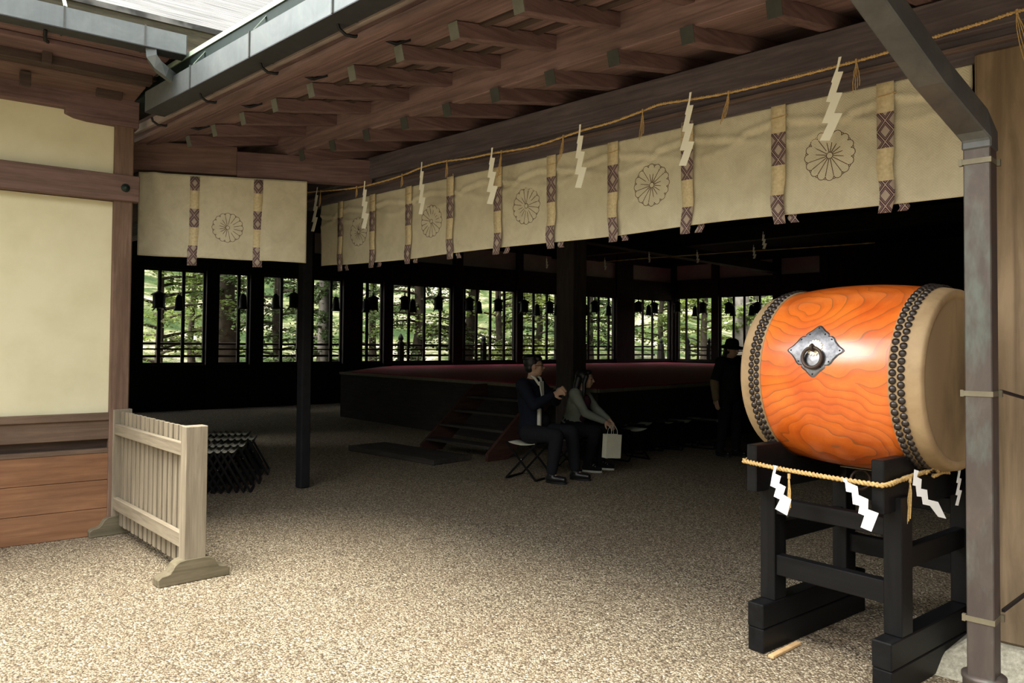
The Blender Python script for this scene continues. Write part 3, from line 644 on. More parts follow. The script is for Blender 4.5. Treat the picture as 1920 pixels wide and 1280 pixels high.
def ropez(u):
    for i in range(len(rpts)-1):
        if rpts[i][0]<=u<=rpts[i+1][0]: a=(u-rpts[i][0])/(rpts[i+1][0]-rpts[i][0]); return rpts[i][2]*(1-a)+rpts[i+1][2]*a
    return rpts[-1][2]
for x,y,L,lean in((603,357,.16,-.01),(671,350,.10,0),(756,328,.11,0),(840,301,.14,0),(942,284,.20,-.03),(1058,259,.18,-.03),(1207,207,.19,-.01),(1368,174,.18,-.04),(1607,114,.17,.0),(1908,22,.26,.05)):
    u,z=PA(x,y,.235); z=ropez(u); tassel(ro,(u,-.245,z),L,lean)
SH=[(.008,0),(-.008,-.056),(-.014,-.082),(.016,-.087),(-.026,-.197),(.010,-.205),(-.038,-.311),(.008,-.321),(-.066,-.462),(-.122,-.452),(-.072,-.362),(-.108,-.354),(-.058,-.244),(-.083,-.237),(-.046,-.137),(-.052,-.132),(-.020,-.056),(-.008,0)]
SH=[(a+.018*0,b) for a,b in SH]
def shide_mesh(k,shear,th=.0022,sx=1.0):
    # folded paper: each step lies a hair in front of the one above
    mb=MB(); P=[((a+shear*(-b))*k*sx,b*k) for a,b in SH]; n=len(P)
    quads=[(0,1,16,17),(1,2,15,16),(3,4,13,14) ,(5,6,11,12),(7,8,9,10)]
    segs=[[17,0,1,16],[16,1,2,4,13,14,15],[16,2,3,4,13,14],[12,13,4,5,6,11],[10,11,6,7,8,9]]
    segs=[[17,0,1,16],[15,16,1,2,3,4,13,14],[13,4,5,6,11,12],[11,6,7,8,9,10]]
    for i,sg in enumerate(segs):
        y=-i*th*.8; q=[P[j] for j in sg]; m_=len(q)
        vs=[(x,y,z) for x,z in q]+[(x,y-th,z) for x,z in q]
        mb.add(vs,[list(range(m_))[::-1],list(range(m_,2*m_))]+[(j,(j+1)%m_,(j+1)%m_+m_,j+m_) for j in range(m_)])
    return mb
_on='first second third fourth fifth sixth seventh eighth'.split()
shd=[(597,360,.05,0),(686,346,.20,.1),(793,311,.20,-.1),(925,284,.17,.15),(1090,244,.18,0),(1297,182,.08,-.1),(1577,116,.02,0)]
for i,(x,y,sh,ry) in enumerate(shd):
    u,_=PA(x,y,.25); z=ropez(u)+.035
    o=shide_mesh(.95+.01*(i%3),sh).build('paper_streamer',M['paper'],None,A(u,.262,z),AROT+ry)
    lab='white zigzag paper streamer on the lintel rope, %s from the cream wall'%_on[i] if i<6 else 'white zigzag paper streamer on the lintel rope nearest the downpipe, over a crest'
    tag(o,lab,'paper streamer','paper streamers along the lintel rope')
# inner rope with dim streamers
ir=[(1120,492),(1200,485),(1300,478),(1400,471),(1500,465),(1640,455)]
VI=-8.6; ipts=[]
for x,y in ir:
    u,z=PA(x,y,VI); ipts.append((u,-VI,z))
tag(rope_mb(ipts,.012,.05,.05).build('straw_rope',M['rope'],None,A(0,0,0),AROT),'dim straw rope strung deep inside the dark hall','rope')
for i,(x,y,y1) in enumerate(((1025,481,503),(1134,483,506),(1217,472,492),(1307,468,493),(1413,459,485),(1431,434,467))):
    v=VI+.06 if i in(1,2,3,4) else VI+2.4; u,z=PA(x,y,v); _,z1=PA(x,y1,v)
    o=shide_mesh((z-z1)/.46,.25,.004,1.25).build('paper_streamer',M['paper'],None,A(u,v,z),AROT)
    tag(o,'dim paper streamer hanging in the dark hall, %s from the left among the far ones'%_on[i],'paper streamer','far paper streamers inside the hall')

# ================================================================== the drum
SROT=AROT-.1223
def S(x,y,z=0):
    c,s_=math.cos(SROT),math.sin(SROT); o=A(5.52,.186); return Vector((o.x+x*c-y*s_,o.y+x*s_+y*c,z))
ZC=1.398; LD=.93; RM=.475; RH=.422
tk=empty('taiko_drum',S(-.012,0,ZC),SROT,'huge orange lacquered barrel drum with studded hide heads on a black stand','drum')
def rad(x): return RM-(RM-RH)*(abs(x)/(LD/2))**2.1
prof=[(rad(x),x) for x in [(-.335+.67*i/30) for i in range(31)]]
MB().lathe(prof,96,'x').build('barrel',M['drum'],tk)
for s in(1,-1):
    pr_=[(rad(.328)+.001,.328),(rad(.33)+.007,.332)]+[(rad(x)+.008,x) for x in(.36,.39,.42,.445,.458)]+[(RH+.003,LD/2),(RH-.012,LD/2+.006),(RH-.028,LD/2+.002),(RH-.034,LD/2-.006)]
    pr_=[(r,h*s) for r,h in pr_]; 
    if s<0: pr_=pr_[::-1]
    h=MB().lathe(pr_,96,'x').build('drum_head',M['hide'],tk)
    if s>0: h['label']='worn hide head on the right with a dark patch'
    q_=[(RH-.034,LD/2-.006),(RH-.05,LD/2-.003),(.25,LD/2-.001),(.0,LD/2)]; q_=[(r,x*s) for r,x in q_]
    MB().lathe(q_ if s>0 else q_[::-1],96,'x').build('skin_face',M['skinworn'],h)
def dmap(a,b,h,phi0,x0):
    ph=phi0+b/RM; x=x0+a; r=rad(x)+h; return (x,-r*math.cos(ph),r*math.sin(ph))
# tacks: two staggered rows at each end
tb=MB().lathe([(0.0,.0125),(.007,.0115),(.014,.0075),(.0178,.0)],12,'z'); 
tmesh=None; spare=MB(); cnt=0; cand=[]
for s in(1,-1):
    for row,xr_ in enumerate((.350,.385)):
        N=78
        for k in range(N):
            a=2*PI*(k+.5*row)/N; x=xr_*s; r=rad(x)+.008
            p=Vector((x,-r*math.cos(a),r*math.sin(a))); nrm=Vector((0,-math.cos(a),math.sin(a)))
            wp=S(-.012+p.x,p.y,ZC+p.z); c,s_=math.cos(SROT),math.sin(SROT); wn_=Vector((nrm.x*c-nrm.y*s_,nrm.x*s_+nrm.y*c,nrm.z))
            vis=wn_.dot((CAM-wp).normalized())/(CAM-wp).length; cand.append((vis,p,nrm))
cand.sort(key=lambda q:-q[0])
for i,(vis,p,nrm) in enumerate(cand):
    q=nrm.to_track_quat('Z','Y')
    if i<100:
        if tmesh is None: o=tb.build('tack',M['tack'],tk); tmesh=o.data
        else: o=bpy.data.objects.new('tack',tmesh); COL.objects.link(o); o.parent=tk
        o.location=p; o.rotation_euler=q.to_euler()
    else:
        R3=q.to_matrix(); spare.add([R3@v+p for v in tb.v],tb.f,True)
o=spare.build('tacks',M['tack'],tk); o['kind']='stuff'
# lozenge mount with four lobes
PH0=math.asin(.138/.49); X0=-.022
half=[(a*.152,b*.137) for a,b in((0,1),(.06,.985),(.13,.92),(.25,.78),(.36,.70),(.415,.63),(.40,.575),(.44,.555),(.52,.56),(.60,.49),(.69,.33),(.82,.17),(.96,.06),(1,0))]
out=half+[(a,-b) for a,b in half[::-1][1:]]+[(-a,-b) for a,b in half[1:]]+[(-a,b) for a,b in half[::-1][1:-1]]
out=[(a,b*.98) for a,b in out]
mb=MB(); ks=[1,.93,.8,.62,.42,.2]; vs=[]; n=len(out)
for k in ks:
    for a,b in out: vs.append(dmap(a*k,b*k,.004 if k<1 else .0015,PH0,X0))
vs.append(dmap(0,0,.004,PH0,X0)); fs=[]
for j in range(len(ks)-1):
    for i in range(n): fs.append((j*n+i,(j+1)*n+i,(j+1)*n+(i+1)%n,j*n+(i+1)%n))
fs+= [((len(ks)-1)*n+i,len(vs)-1,(len(ks)-1)*n+(i+1)%n) for i in range(n)]
vs0=[dmap(a,b,-.001,PH0,X0) for a,b in out]; b0=len(vs); vs+=vs0; fs+=[(b0+i,i,(i+1)%n,b0+(i+1)%n) for i in range(n)]
pl=mb.add(vs,fs).build('lozenge_mount',M['plate'],tk)
bm=bmesh.new(); bm.from_mesh(pl.data); bmesh.ops.recalc_face_normals(bm,faces=bm.faces); bm.to_mesh(pl.data); bm.free()
for a,b in((0,.118),(.040,.083),(-.040,.083),(.080,.056),(-.080,.056),(.128,0),(-.128,0),(.080,-.056),(-.080,-.056),(.040,-.083),(-.040,-.083),(0,-.118)):
    MB().lathe([(0,.005),(.003,.0045),(.0045,0)],8).build('mount_nail',M['iron'],pl,dmap(a,b,.003,PH0,X0),(PI/2-0,0,0))
sc_=[( (.040+.0035*math.cos(16*t_))*math.cos(t_),(.040+.0035*math.cos(16*t_))*math.sin(t_)) for t_ in [2*PI*i/96 for i in range(96)]]
mb=MB(); vs=[dmap(a,b+.012,.0045,PH0,X0) for a,b in sc_]+[dmap(a*.93,(b)*.93+.012,.0085,PH0,X0) for a,b in sc_]+[dmap(a*.3,b*.3+.012,.0095,PH0,X0) for a,b in sc_]
mb.add(vs,[(j*96+i,j*96+(i+1)%96,(j+1)*96+(i+1)%96,(j+1)*96+i) for j in(0,1) for i in range(96)]+[list(range(192,288))]).build('gold_rosette',M['gold'],pl)
def ring(parent,c,R,r,rx,name='ring_handle',mat='ironring'):
    mb=MB(); mb.tube([(R*math.cos(a),0,R*math.sin(a)) for a in [2*PI*i/40 for i in range(40)]],r,10,close=True)
    return mb.build(name,M[mat],parent,c,(rx,0,0))
ey=dmap(.0,.012,.012,PH0,X0); rg=ring(tk,(ey[0],ey[1]-.020,ey[2]-.050),.049,.0085,-.12)
MB().tube([(0,.01,.055),(0,-.006,.062),(0,-.017,.055),(0,-.012,.038),(0,.01,.036)],.008,8).build('staple',M['ironring'],rg)
rg=ring(tk,(-.025,0,-RM-.068),.050,.0075,0); rg.rotation_euler=(0,0,.9); rg['label']='brown ring under the drum'
MB().tube([(0,0,.075),(0,0,.05)],.012,8).build('staple',M['ironring'],rg)
MB().box(-.085,.085,-.06,.06,-.006,.0).build('bottom_mount',M['strapc'],tk,(-.02,0,-RM-.0))
# stand
sd_=empty('drum_stand',S(0,0,0),SROT,'black wooden trestle stand under the drum with doubled foot beams','stand')
for s in(-1,1):
    x0,x1=sorted((.275*s,.365*s))
    for z0,z1,e in((0,.121,.0),(.123,.245,.004)): MB().box(x0,x1,-.525-e,.525+e,z0,z1).build('foot_beam',M['blacky'],sd_,bevel=.005)
    for yy in(-.365,.365): MB().box(x0+.003,x1-.003,yy-.055,yy+.055,.245,.87).build('leg',M['blackz'],sd_,bevel=.004)
    c0,c1=(-.37,-.312) if s<0 else (.277,.335)
    n=24; pts=[(-.53,.805),(.53,.805),(.53,1.045),(.34,1.045)]
    for i in range(n+1):
        y=.30-.60*i/n; pts.append((y,max(.90,ZC-math.sqrt(max(0,(rad(.32)+.013)**2-y*y)))))
    pts+=[(-.34,1.045),(-.53,1.045)]
    MB().prism(pts,-c1,-c0).build('cradle_beam',M['blacky'],sd_,rot=(0,0,PI/2),bevel=.005)
    MB().box(x0+.02,x1-.02,-.31,.31,.53,.63).build('side_rail',M['blacky'],sd_,bevel=.004)
for yy in(-.375,.375):
    for z0,z1 in((.685,.765),(.375,.478)): MB().box(-.28,.28,yy-.03,yy+.03,z0,z1).build('cross_rail',M['blackx'],sd_,bevel=.004)
tag(MB().box(-.275,-.245,-.53,-.25,.0,.016).build('wooden_wedge',M['wedge'],None,S(0.01,0,0.001),SROT+.05,bevel=.003),'pale thin wooden shim lying beside the left foot of the drum stand','shim')
# rope round the stand
r2=empty('straw_rope',S(0,0,0),SROT,'golden straw rope tied around the top of the black drum stand','rope')
loop=[(-.385,-.535,.958),(-.2,-.556,.95),(.05,-.57,.945),(.30,-.56,.940),(.352,-.535,.942),(.362,-.40,.955),(.365,0,.975),(.365,.4,.985),(.35,.545,.99),(0,.56,.965),(-.37,.545,.985),(-.39,.3,.965),(-.39,-.3,.96),(-.386,-.50,.96),(-.385,-.535,.958)]
rope_mb(loop,.0125,.04,.009).build('rope_strands',M['rope'],r2)
rope_mb([(.372,-.20,.962),(.385,-.15,.985),(.39,-.11,.965),(.372,-.10,.95),(.385,-.14,.945),(.39,-.05,.955),(.40,.0,.95)],.010,.034,.008).build('knot',M['rope'],r2)
def inS(px,py,yl):  # pixel -> local x,z on the stand plane y=yl
    o=S(0,yl); n=Vector((math.sin(SROT),-math.cos(SROT))); r=ray(px,py); k=(o.xy-CAM.xy).dot(n)/r.xy.dot(n); p=CAM+r*k
    q=p.xy-S(0,0).xy; return q.x*math.cos(SROT)+q.y*math.sin(SROT),p.z
x,z=inS(1480,890,-.575); tassel(r2,(x,-.575,z),.19,.0,w=.016,r=.003)
x,z=inS(1702,902,-.5); tassel(r2,(.375,-.36,.955),.22,-.012,w=.02,r=.003)
OUT=[[(125,120),(140,123),(130,180),(167,193),(155,245),(197,262),(182,320),(232,345),(205,465),(130,433),(160,360),(120,345),(135,285),(98,273),(112,180),(118,160)],
[(602,212),(622,215),(628,235),(680,255),(685,310),(735,330),(733,395),(787,410),(750,537),(695,520),(715,440),(683,430),(690,380),(655,375),(650,300),(620,298),(615,240),(605,235)],
[(1130,195),(1148,205),(1140,245),(1160,262),(1157,325),(1183,335),(1187,400),(1230,420),(1265,537),(1230,520),(1195,443),(1165,430),(1160,380),(1140,375),(1135,305),(1122,300)]]
for (px,py,yl,xw,rz,lab),ol in zip(((1452,872,-.588,None,0,'bright white paper streamer at the left end of the drum stand rope'),
    (1580,896,-.592,None,.1,'bright white paper streamer hanging under the middle of the drum'),
    (1716,892,-.45,.392,1.15,'narrow greyish paper streamer beside the tassel near the rope knot')),OUT):
    x,z=inS(px,py,yl); x0,y0=ol[0]; kx=1/1478*(1.25 if rz<1 else 1.9); q=[((a-x0)*kx,-(b-y0)/1478) for a,b in ol]
    if xw is not None: x=.385; yl=-.34; z=.995
    o=MB().prism(q,0,.0018).build('paper_streamer',M['paperw'],None,S(x,yl,z),SROT+rz); tag(o,lab,'paper streamer','paper streamers on the drum stand rope')
o=shide_mesh(.50,0,.002).build('paper_streamer',M['paperw'],None,S(.385,.16,1.005),SROT+1.5); tag(o,'paper streamer half hidden behind the downpipe on the stand rope','paper streamer','paper streamers on the drum stand rope')
o=shide_mesh(.50,0,.002).build('paper_streamer',M['paperw'],None,S(-.14,.575,.985),SROT); tag(o,'paper streamer on the far side of the stand, only its tip showing','paper streamer','paper streamers on the drum stand rope')

# ================================================================== slatted screen
FO=A(1.165,2.125); FR=AROT-.067
fs_=empty('slatted_screen',FO,FR,'weathered freestanding slatted wooden screen beside the cream wall','screen')
def foot_prof():
    h=[(.225,0),(.228,.05),(.205,.068),(.175,.072),(.155,.078),(.140,.098),(.125,.125),(.095,.145),(.06,.15)]
    return [(-a,b) for a,b in h]+[(a,b) for a,b in h[::-1]]
for s in(-1,1):
    x=s*.815
    MB().box(x-.05,x+.05,-.07,.07,.10,1.0).build('post',M['greyz'],fs_,bevel=.004)
    MB().prism(foot_prof(),-.055-x,.055-x).build('foot',M['foot'],fs_,rot=(0,0,PI/2),bevel=.005)
    fs_.children[-1].data.flip_normals if False else None
for z0,z1 in((.80,.885),(.205,.30)): MB().box(-.77,.77,-.062,-.022,z0,z1).build('rail',M['greyx'],fs_,bevel=.004)
n=15
for k in range(n):
    x=-.765+.047+(1.53-.094)*k/(n-1); q=random.uniform(-.004,.004)
    MB().box(x-.032,x+.032,-.018,.004,.075+q,.985+q*.5).build('slat',M['greyz'] if k%5 else M['greyz'],fs_,bevel=.002)

# ================================================================== folding stools
def stool(open_=True):
    s=empty('folding_stool')
    w=.20 if open_ else .175; t_=.19 if open_ else .035; zt=.42
    if open_:
        vs=[];n=8
        for i in range(n+1):
            x=-t_+2*t_*i/n
            for y in(-w+.02,w-.02): vs.append((x,y,zt+.004-.03*(1-(2*i/n-1)**2)))
        o=MB().add(vs,[(i*2,i*2+2,i*2+3,i*2+1) for i in range(n)],True).build('seat',M['seat'],s); solid(o,.004)
        lx=.20
    else:
        vs=[]; n=6
        for i in range(n+1):
            x=-t_+2*t_*i/n
            for y in(-w+.01,w-.01): vs.append((x,y,zt+.012-.022*(1-(2*i/n-1)**2)))
        o=MB().add(vs,[(i*2,i*2+2,i*2+3,i*2+1) for i in range(n)],True).build('seat',M['seat'],s); solid(o,.004); lx=.19
    for sg in(-1,1):
        yo=w-(.018 if sg>0 else .0)
        mb=MB()
        for y in(-yo,yo): mb.bar((t_*sg,y,zt),(-lx*sg,y,.012),.022,.012,(0,1,0))
        mb.bar((t_*sg,-yo,zt),(t_*sg,yo,zt),.02,.02); mb.bar((-lx*sg,-yo,.012),(-lx*sg,yo,.012),.022,.022)
        f=mb.build('leg_frame',M['blackz'],s)
        if sg>0:
            for y in(-yo-.008,yo+.008): MB().lathe([(0,.004),(.007,.003),(.008,0)],8).build('pivot_bolt',M['boltc'],f,(0,y,.235),(PI/2 if y<0 else -PI/2,0,0))
    return s
s0=stool(True)
OST=[(1150,794,.35,'beige folding stool beside the seated woman with the bag'),(1178,804,.3,'beige folding stool just right of the paper bag handles'),(1193,794,.9,'beige folding stool behind the one nearest the bag'),(1237,790,.5,'beige folding stool in the middle of the dim row along the stage'),(1267,789,.8,'beige folding stool right of the middle of the dim row'),(1300,785,.5,'beige folding stool next to the last in the dim row'),(1327,788,.7,'beige folding stool nearest the standing person in the hat')]
for i,(px,py,rz,lab) in enumerate(OST):
    o=s0 if i==0 else copy_tree(s0); p=GZ(px,py,.41); o.location=(p.x,p.y,0); o.rotation_euler=(0,0,AROT+PI/2+ (rz-.5)*.6)
    tag(o,lab,'stool','open folding stools along the stage')
s1=stool(False); k=0
rows=['front','second','third','rear']
for r_,(px,py,n) in enumerate(((444,843,7),(460,832,7),(478,820,8),(466,811,7))):
    p=GZ(px,py,.42); dv=Vector((.97,.24,0))
    for j in range(n):
        o=s1 if k==0 else copy_tree(s1); k+=1
        q=Vector((p.x,p.y,0))-dv*(.03+.072*j); o.location=(q.x,q.y,0); o.rotation_euler=(0,0,math.atan2(.24,.97)+random.uniform(-.03,.03))
        tag(o,'folded cream stool, %s from the right in the %s packed row behind the screen'%(_on[j],rows[r_]),'stool','folded stools packed behind the screen')

# ================================================================== hanging lanterns and bells by the windows
def hex_(r): return r
def lantern():
    o=empty('hanging_lantern')
    MB().lathe([(.02,.50),(.028,.47),(.012,.455),(.03,.44),(.06,.425),(.13,.385),(.175,.345),(.17,.335),(.12,.335)],6).build('roof_cap',M['bronze2'],o)
    MB().lathe([(.12,.335),(.125,.32),(.125,.10),(.145,.085),(.145,.065),(.10,.055),(.0,.055)],6).build('lantern_body',M['bronze'],o)
    for k in range(3):
        a=2*PI*k/3+.3; c,s_=math.cos(a),math.sin(a)
        MB().tube([(.10*c,.10*s_,.07),(.13*c,.13*s_,.04),(.165*c,.165*s_,.0)],[.018,.016,.008],6).build('foot',M['bronze'],o)
    MB().tube([(0,0,.50),(0,0,.95)],.007,5).build('hanging_wire',M['iron'],o)
    MB().tube([(.022*math.cos(a),0,.51+.022*math.sin(a)) for a in [2*PI*i/12 for i in range(12)]],.006,5,close=True).build('loop',M['bronze'],o)
    return o
def bell():
    o=empty('hanging_bell')
    MB().lathe([(0,.36),(.03,.355),(.055,.33),(.075,.28),(.082,.20),(.088,.10),(.105,.03),(.115,.0),(.10,.0),(.08,.05)],16).build('bell_body',M['bronze'],o)
    MB().tube([(.024*math.cos(a),0,.38+.024*math.sin(a)) for a in [2*PI*i/12 for i in range(12)]],.008,5,close=True).build('loop',M['bronze'],o)
    MB().tube([(0,0,.40),(0,0,.90)],.006,5).build('hanging_wire',M['iron'],o)
    return o
la=lantern(); be=bell(); first={'l':True,'b':True}
LN=[('l',298,562),('b',336,562),('b',456,560),('b',517,560),('l',551,563),('b',630,565),('b',686,568),('l',700,568),('l',759,568),('b',774,569),('l',822,568),('l',880,570),('b',898,572),('l',934,572),('l',983,574),('b',1007,577),('l',1030,576),('b',1044,577),('l',1115,575),('b',1141,578),('b',1098,577),('l',1197,575),('l',1227,577),('b',1216,578),('l',1270,575),('b',1303,580),('l',1318,577),('l',1366,577),('b',1374,579),('l',1420,577),('b',1409,578)]
LN.sort(key=lambda q:q[1]); ci={'l':0,'b':0}
big='first second third fourth fifth sixth seventh eighth ninth tenth eleventh twelfth thirteenth fourteenth fifteenth sixteenth seventeenth eighteenth'.split()
for kd,px,py in LN:
    Wl=W1 if px<1262 else W2; x=Wl.x(px,.55,py); z=Wl.z(px,py,.55)-.24
    src=la if kd=='l' else be
    o=src if first[kd] else copy_tree(src); first[kd]=False
    o.location=Wl.w(x,.55,z); o.rotation_euler=(0,0,Wl.rot+random.uniform(-.4,.4))
    if kd=='l': tag(o,'black roofed metal lantern before the windows, %s lantern from the left'%big[ci[kd]],'lantern','hanging lanterns along the windows')
    else: tag(o,'slim dark hanging bell before the far windows, %s bell from the left'%big[ci[kd]],'bell','hanging bells along the windows')
    ci[kd]+=1
# ================================================================== people
M['skin']=plain('skin',(.46,.29,.20),.55,.35,0,.06)
M['hair']=plain('black_hair',(.010,.009,.010),.45,.5,0,.3,80)
M['navy']=plain('navy_jacket_cloth',(.010,.012,.020),.85,.1,0,.1,60)
M['trouser']=plain('dark_trouser_cloth',(.016,.017,.021),.9,.1,0,.1,60)
M['shirt']=plain('white_shirt_cloth',(.62,.62,.55),.85,.1,0,.06)
M['shoe']=plain('black_leather',(.010,.010,.011),.35,.5)
M['sweater']=plain('grey_green_knit',(.22,.24,.20),.95,.05,0,.1,90)
M['vest']=plain('maroon_dark_vest',(.06,.022,.035),.9,.05)
M['sole']=plain('white_rubber',(.55,.56,.50),.7,.2)
M['blackcloth']=plain('black_cloth',(.012,.013,.014),.9,.05)
M['tan']=plain('tan_sleeve_cloth',(.20,.15,.09),.9,.05)
M['eye']=plain('dark_eye',(.01,.008,.008),.15,.5)
M['lip']=plain('lip',(.36,.16,.13),.5,.3)
M['bagp']=plain('cream_paper_bag',(.66,.64,.50),.8,.15,0,.04)
def ell(mb,c,r,seg=14,rot=None):
    c=Vector(c); vs=[];n=seg//2+1
    for i in range(n+1):
        th=PI*i/n
        for k in range(seg):
            a=2*PI*k/seg; v=Vector((r[0]*math.sin(th)*math.cos(a),r[1]*math.sin(th)*math.sin(a),r[2]*math.cos(th)))
            if rot: v=rot@v
            vs.append(c+v)
    return mb.add(vs,[(i*seg+k,(i+1)*seg+k,(i+1)*seg+(k+1)%seg,i*seg+(k+1)%seg) for i in range(n) for k in range(seg)],True)
def cap(mb,p0,p1,r0,r1,seg=12):
    p0=Vector(p0);p1=Vector(p1); mb.tube([p0,p0.lerp(p1,.35),p0.lerp(p1,.7),p1],[r0,r0*.6+r1*.4+.004,r0*.3+r1*.7,r1],seg)
    ell(mb,p0,(r0,)*3,seg); ell(mb,p1,(r1,)*3,seg)
def merge(o,vox=.008,it=4,fac=.5):
    r=o.modifiers.new('merge','REMESH'); r.mode='VOXEL'; r.voxel_size=vox; r.use_smooth_shade=True
    s=o.modifiers.new('soften','SMOOTH'); s.factor=fac; s.iterations=it; return o
def hand(mb,w,d,n,curl=.9,side=1):
    """palm and five fingers from wrist w along d, palm facing n; thumb leaves the side near the wrist"""
    w=Vector(w); d=Vector(d).normalized(); n=Vector(n); n=(n-d*n.dot(d)).normalized(); s=d.cross(n)*side
    cap(mb,w,w+d*.03,.024,.026,10)
    for k in(-1.3,-.45,.45,1.3): cap(mb,w+d*.02+s*k*.012,w+d*.088+s*k*.019,.015,.0115,8)
    for k,L in((-1.5,.058),(-.5,.072),(.5,.078),(1.5,.070)):
        p=w+d*.09+s*k*.0195; a=0; r=.0098
        for j,f in enumerate((.48,.30,.22)):
            a+=curl*(.55+.25*j)*.6; q=p+(d*math.cos(a)+n*math.sin(a))*L*f; cap(mb,p,q,r,r*.92,8); p=q; r*=.92
    p=w+d*.028+s*.030; q=p+(d*.55+s*.75+n*.25).normalized()*.038; cap(mb,p,q,.0135,.0115,8); cap(mb,q,q+(d*.85+s*.15+n*.5).normalized()*.032,.0115,.009,8)
def head(mb,c,R):   # c centre of the skull, R rotation matrix (x forward, y left)
    f=lambda *v:Vector(c)+R@Vector(v)
    ell(mb,f(-.012,0,.018),(.098,.077,.098),18,R); ell(mb,f(.022,0,-.030),(.070,.062,.082),16,R)
    ell(mb,f(.045,0,-.083),(.034,.036,.028),12,R)                 # chin
    ell(mb,f(.076,0,.020),(.020,.052,.012),12,R)                  # brow
    for s in(-1,1): ell(mb,f(.060,.040*s,-.018),(.022,.022,.020),10,R); ell(mb,f(-.006,.080*s,-.008),(.020,.009,.031),10,R)
    cap(mb,f(.086,0,.008),f(.107,0,-.026),.0085,.0135,8); ell(mb,f(.100,0,-.030),(.012,.017,.009),8,R)
    ell(mb,f(.086,0,-.056),(.012,.024,.011),8,R)
def face(parent,c,R):
    f=lambda *v:Vector(c)+R@Vector(v)
    for s in(-1,1):
        ell(MB(),(0,0,0),(.007,.013,.007),10).build('eye',M['eye'],parent,f(.083,.031*s,.000),R.to_euler())
        MB().tube([f(.086,.016*s,.020),f(.088,.032*s,.024),f(.078,.050*s,.018)],.0035,5).build('eyebrow',M['hair'],parent)
    ell(MB(),(0,0,0),(.005,.020,.0055),10).build('mouth',M['lip'],parent,f(.0965,0,-.056),R.to_euler())
def person(root,rz,J,label,o):
    """J: joints in a frame with x forward, y to the person's left. Returns the continuous body object."""
    mb=MB(); V=Vector
    cap(mb,J['pelvis'],J['waist'],.125,.115,16); cap(mb,J['waist'],J['chest'],.112,.128,16)
    for s in 'LR': cap(mb,J['chest'],J['sh'+s],.10,.062)
    cap(mb,J['chest'],J['neck'],.09,.055); cap(mb,J['neck'],J['skull'],.052,.05)
    R=Matrix.Rotation(J['yaw'],3,'Z')@Matrix.Rotation(J.get('pitch',0),3,'Y')
    head(mb,J['skull'],R)
    for s in 'LR':
        cap(mb,J['sh'+s],J['el'+s],.052,.041); cap(mb,J['el'+s],J['wr'+s],.040,.027)
        hand(mb,J['wr'+s],V(J['hd'+s]),V(J['hn'+s]),J.get('curl',.9),1 if s=='L' else -1)
        cap(mb,J['hip'+s],J['kn'+s],.088,.060); cap(mb,J['kn'+s],J['an'+s],.058,.038)
        a=V(J['an'+s]); t_=V(J.get('toe'+s,(1,0,0))).normalized(); cap(mb,a-V((0,0,.035)),a+t_*.13-V((0,0,.052)),.036,.026)
    b=merge(mb.build('person',M['skin'],None,root,rz),.0075,3); tag(b,label,'person')
    return b,R
def suit(parent,J,mat,name,arms=True,wr=.045,ext=.016,lo='pelvis',sleeve=1.0,skirt=None):
    mb=MB(); V=Vector
    cap(mb,J[lo],J['waist'],.125+ext+.006,.118+ext,16); cap(mb,J['waist'],J['chest'],.115+ext,.130+ext,16)
    for s in 'LR': cap(mb,J['chest'],J['sh'+s],.105+ext,.066+ext)
    cap(mb,J['chest'],V(J['chest']).lerp(V(J['neck']),.80),.10+ext,.052+ext)
    if arms:
        for s in 'LR': cap(mb,J['sh'+s],J['el'+s],.054+ext,.043+ext); cap(mb,J['el'+s],V(J['el'+s]).lerp(V(J['wr'+s]),.93*sleeve),.043+ext,.030+ext*.8)
    if skirt: 
        for s in 'LR': cap(mb,J['hip'+s],V(J['hip'+s]).lerp(V(J['kn'+s]),skirt),.115,.10)
    return merge(mb.build(name,mat,parent),.010,4)
def legs(parent,J,mat,ext=.014,low=.93,name='trousers'):
    mb=MB(); V=Vector; cap(mb,J['pelvis'],V(J['pelvis']).lerp(V(J['waist']),.5),.130+ext,.125+ext,16)
    for s in 'LR': cap(mb,J['hip'+s],J['kn'+s],.092+ext,.064+ext); cap(mb,J['kn'+s],V(J['kn'+s]).lerp(V(J['an'+s]),low),.064+ext,.046+ext)
    return merge(mb.build(name,mat,parent),.010,4)
def shoes(parent,J,mat,sole,laces=False):
    V=Vector
    for s in 'LR':
        a=V(J['an'+s]); t_=V(J.get('toe'+s,(1,0,0))); t_.z=0; t_.normalize(); mb=MB(); g=V((a.x,a.y,0))
        cap(mb,a-V((0,0,.0)),g+V((0,0,.055))-t_*.02,.048,.046); cap(mb,g+V((0,0,.052))-t_*.03,g+V((0,0,.045))+t_*.15,.046,.034)
        sh=merge(mb.build('shoe',mat,parent),.008,3)
        mb=MB(); n=24; sd=V((-t_.y,t_.x,0)); pts=[g+t_*(.058+.128*math.cos(2*PI*i/n))+sd*(.050*math.sin(2*PI*i/n)) for i in range(n)]
        mb.add([p+V((0,0,.001)) for p in pts]+[p+V((0,0,.024)) for p in pts],[list(range(n))[::-1],list(range(n,2*n))]+[(i,(i+1)%n,(i+1)%n+n,i+n) for i in range(n)]).build('sole',sole,sh)
        if laces:
            for k in range(3): q=g+t_*(.05+.028*k)+V((0,0,.096-.012*k)); MB().tube([q-sd*.03,q+V((0,0,.008)),q+sd*.03],.004,5).build('lace',M['sole'],sh)
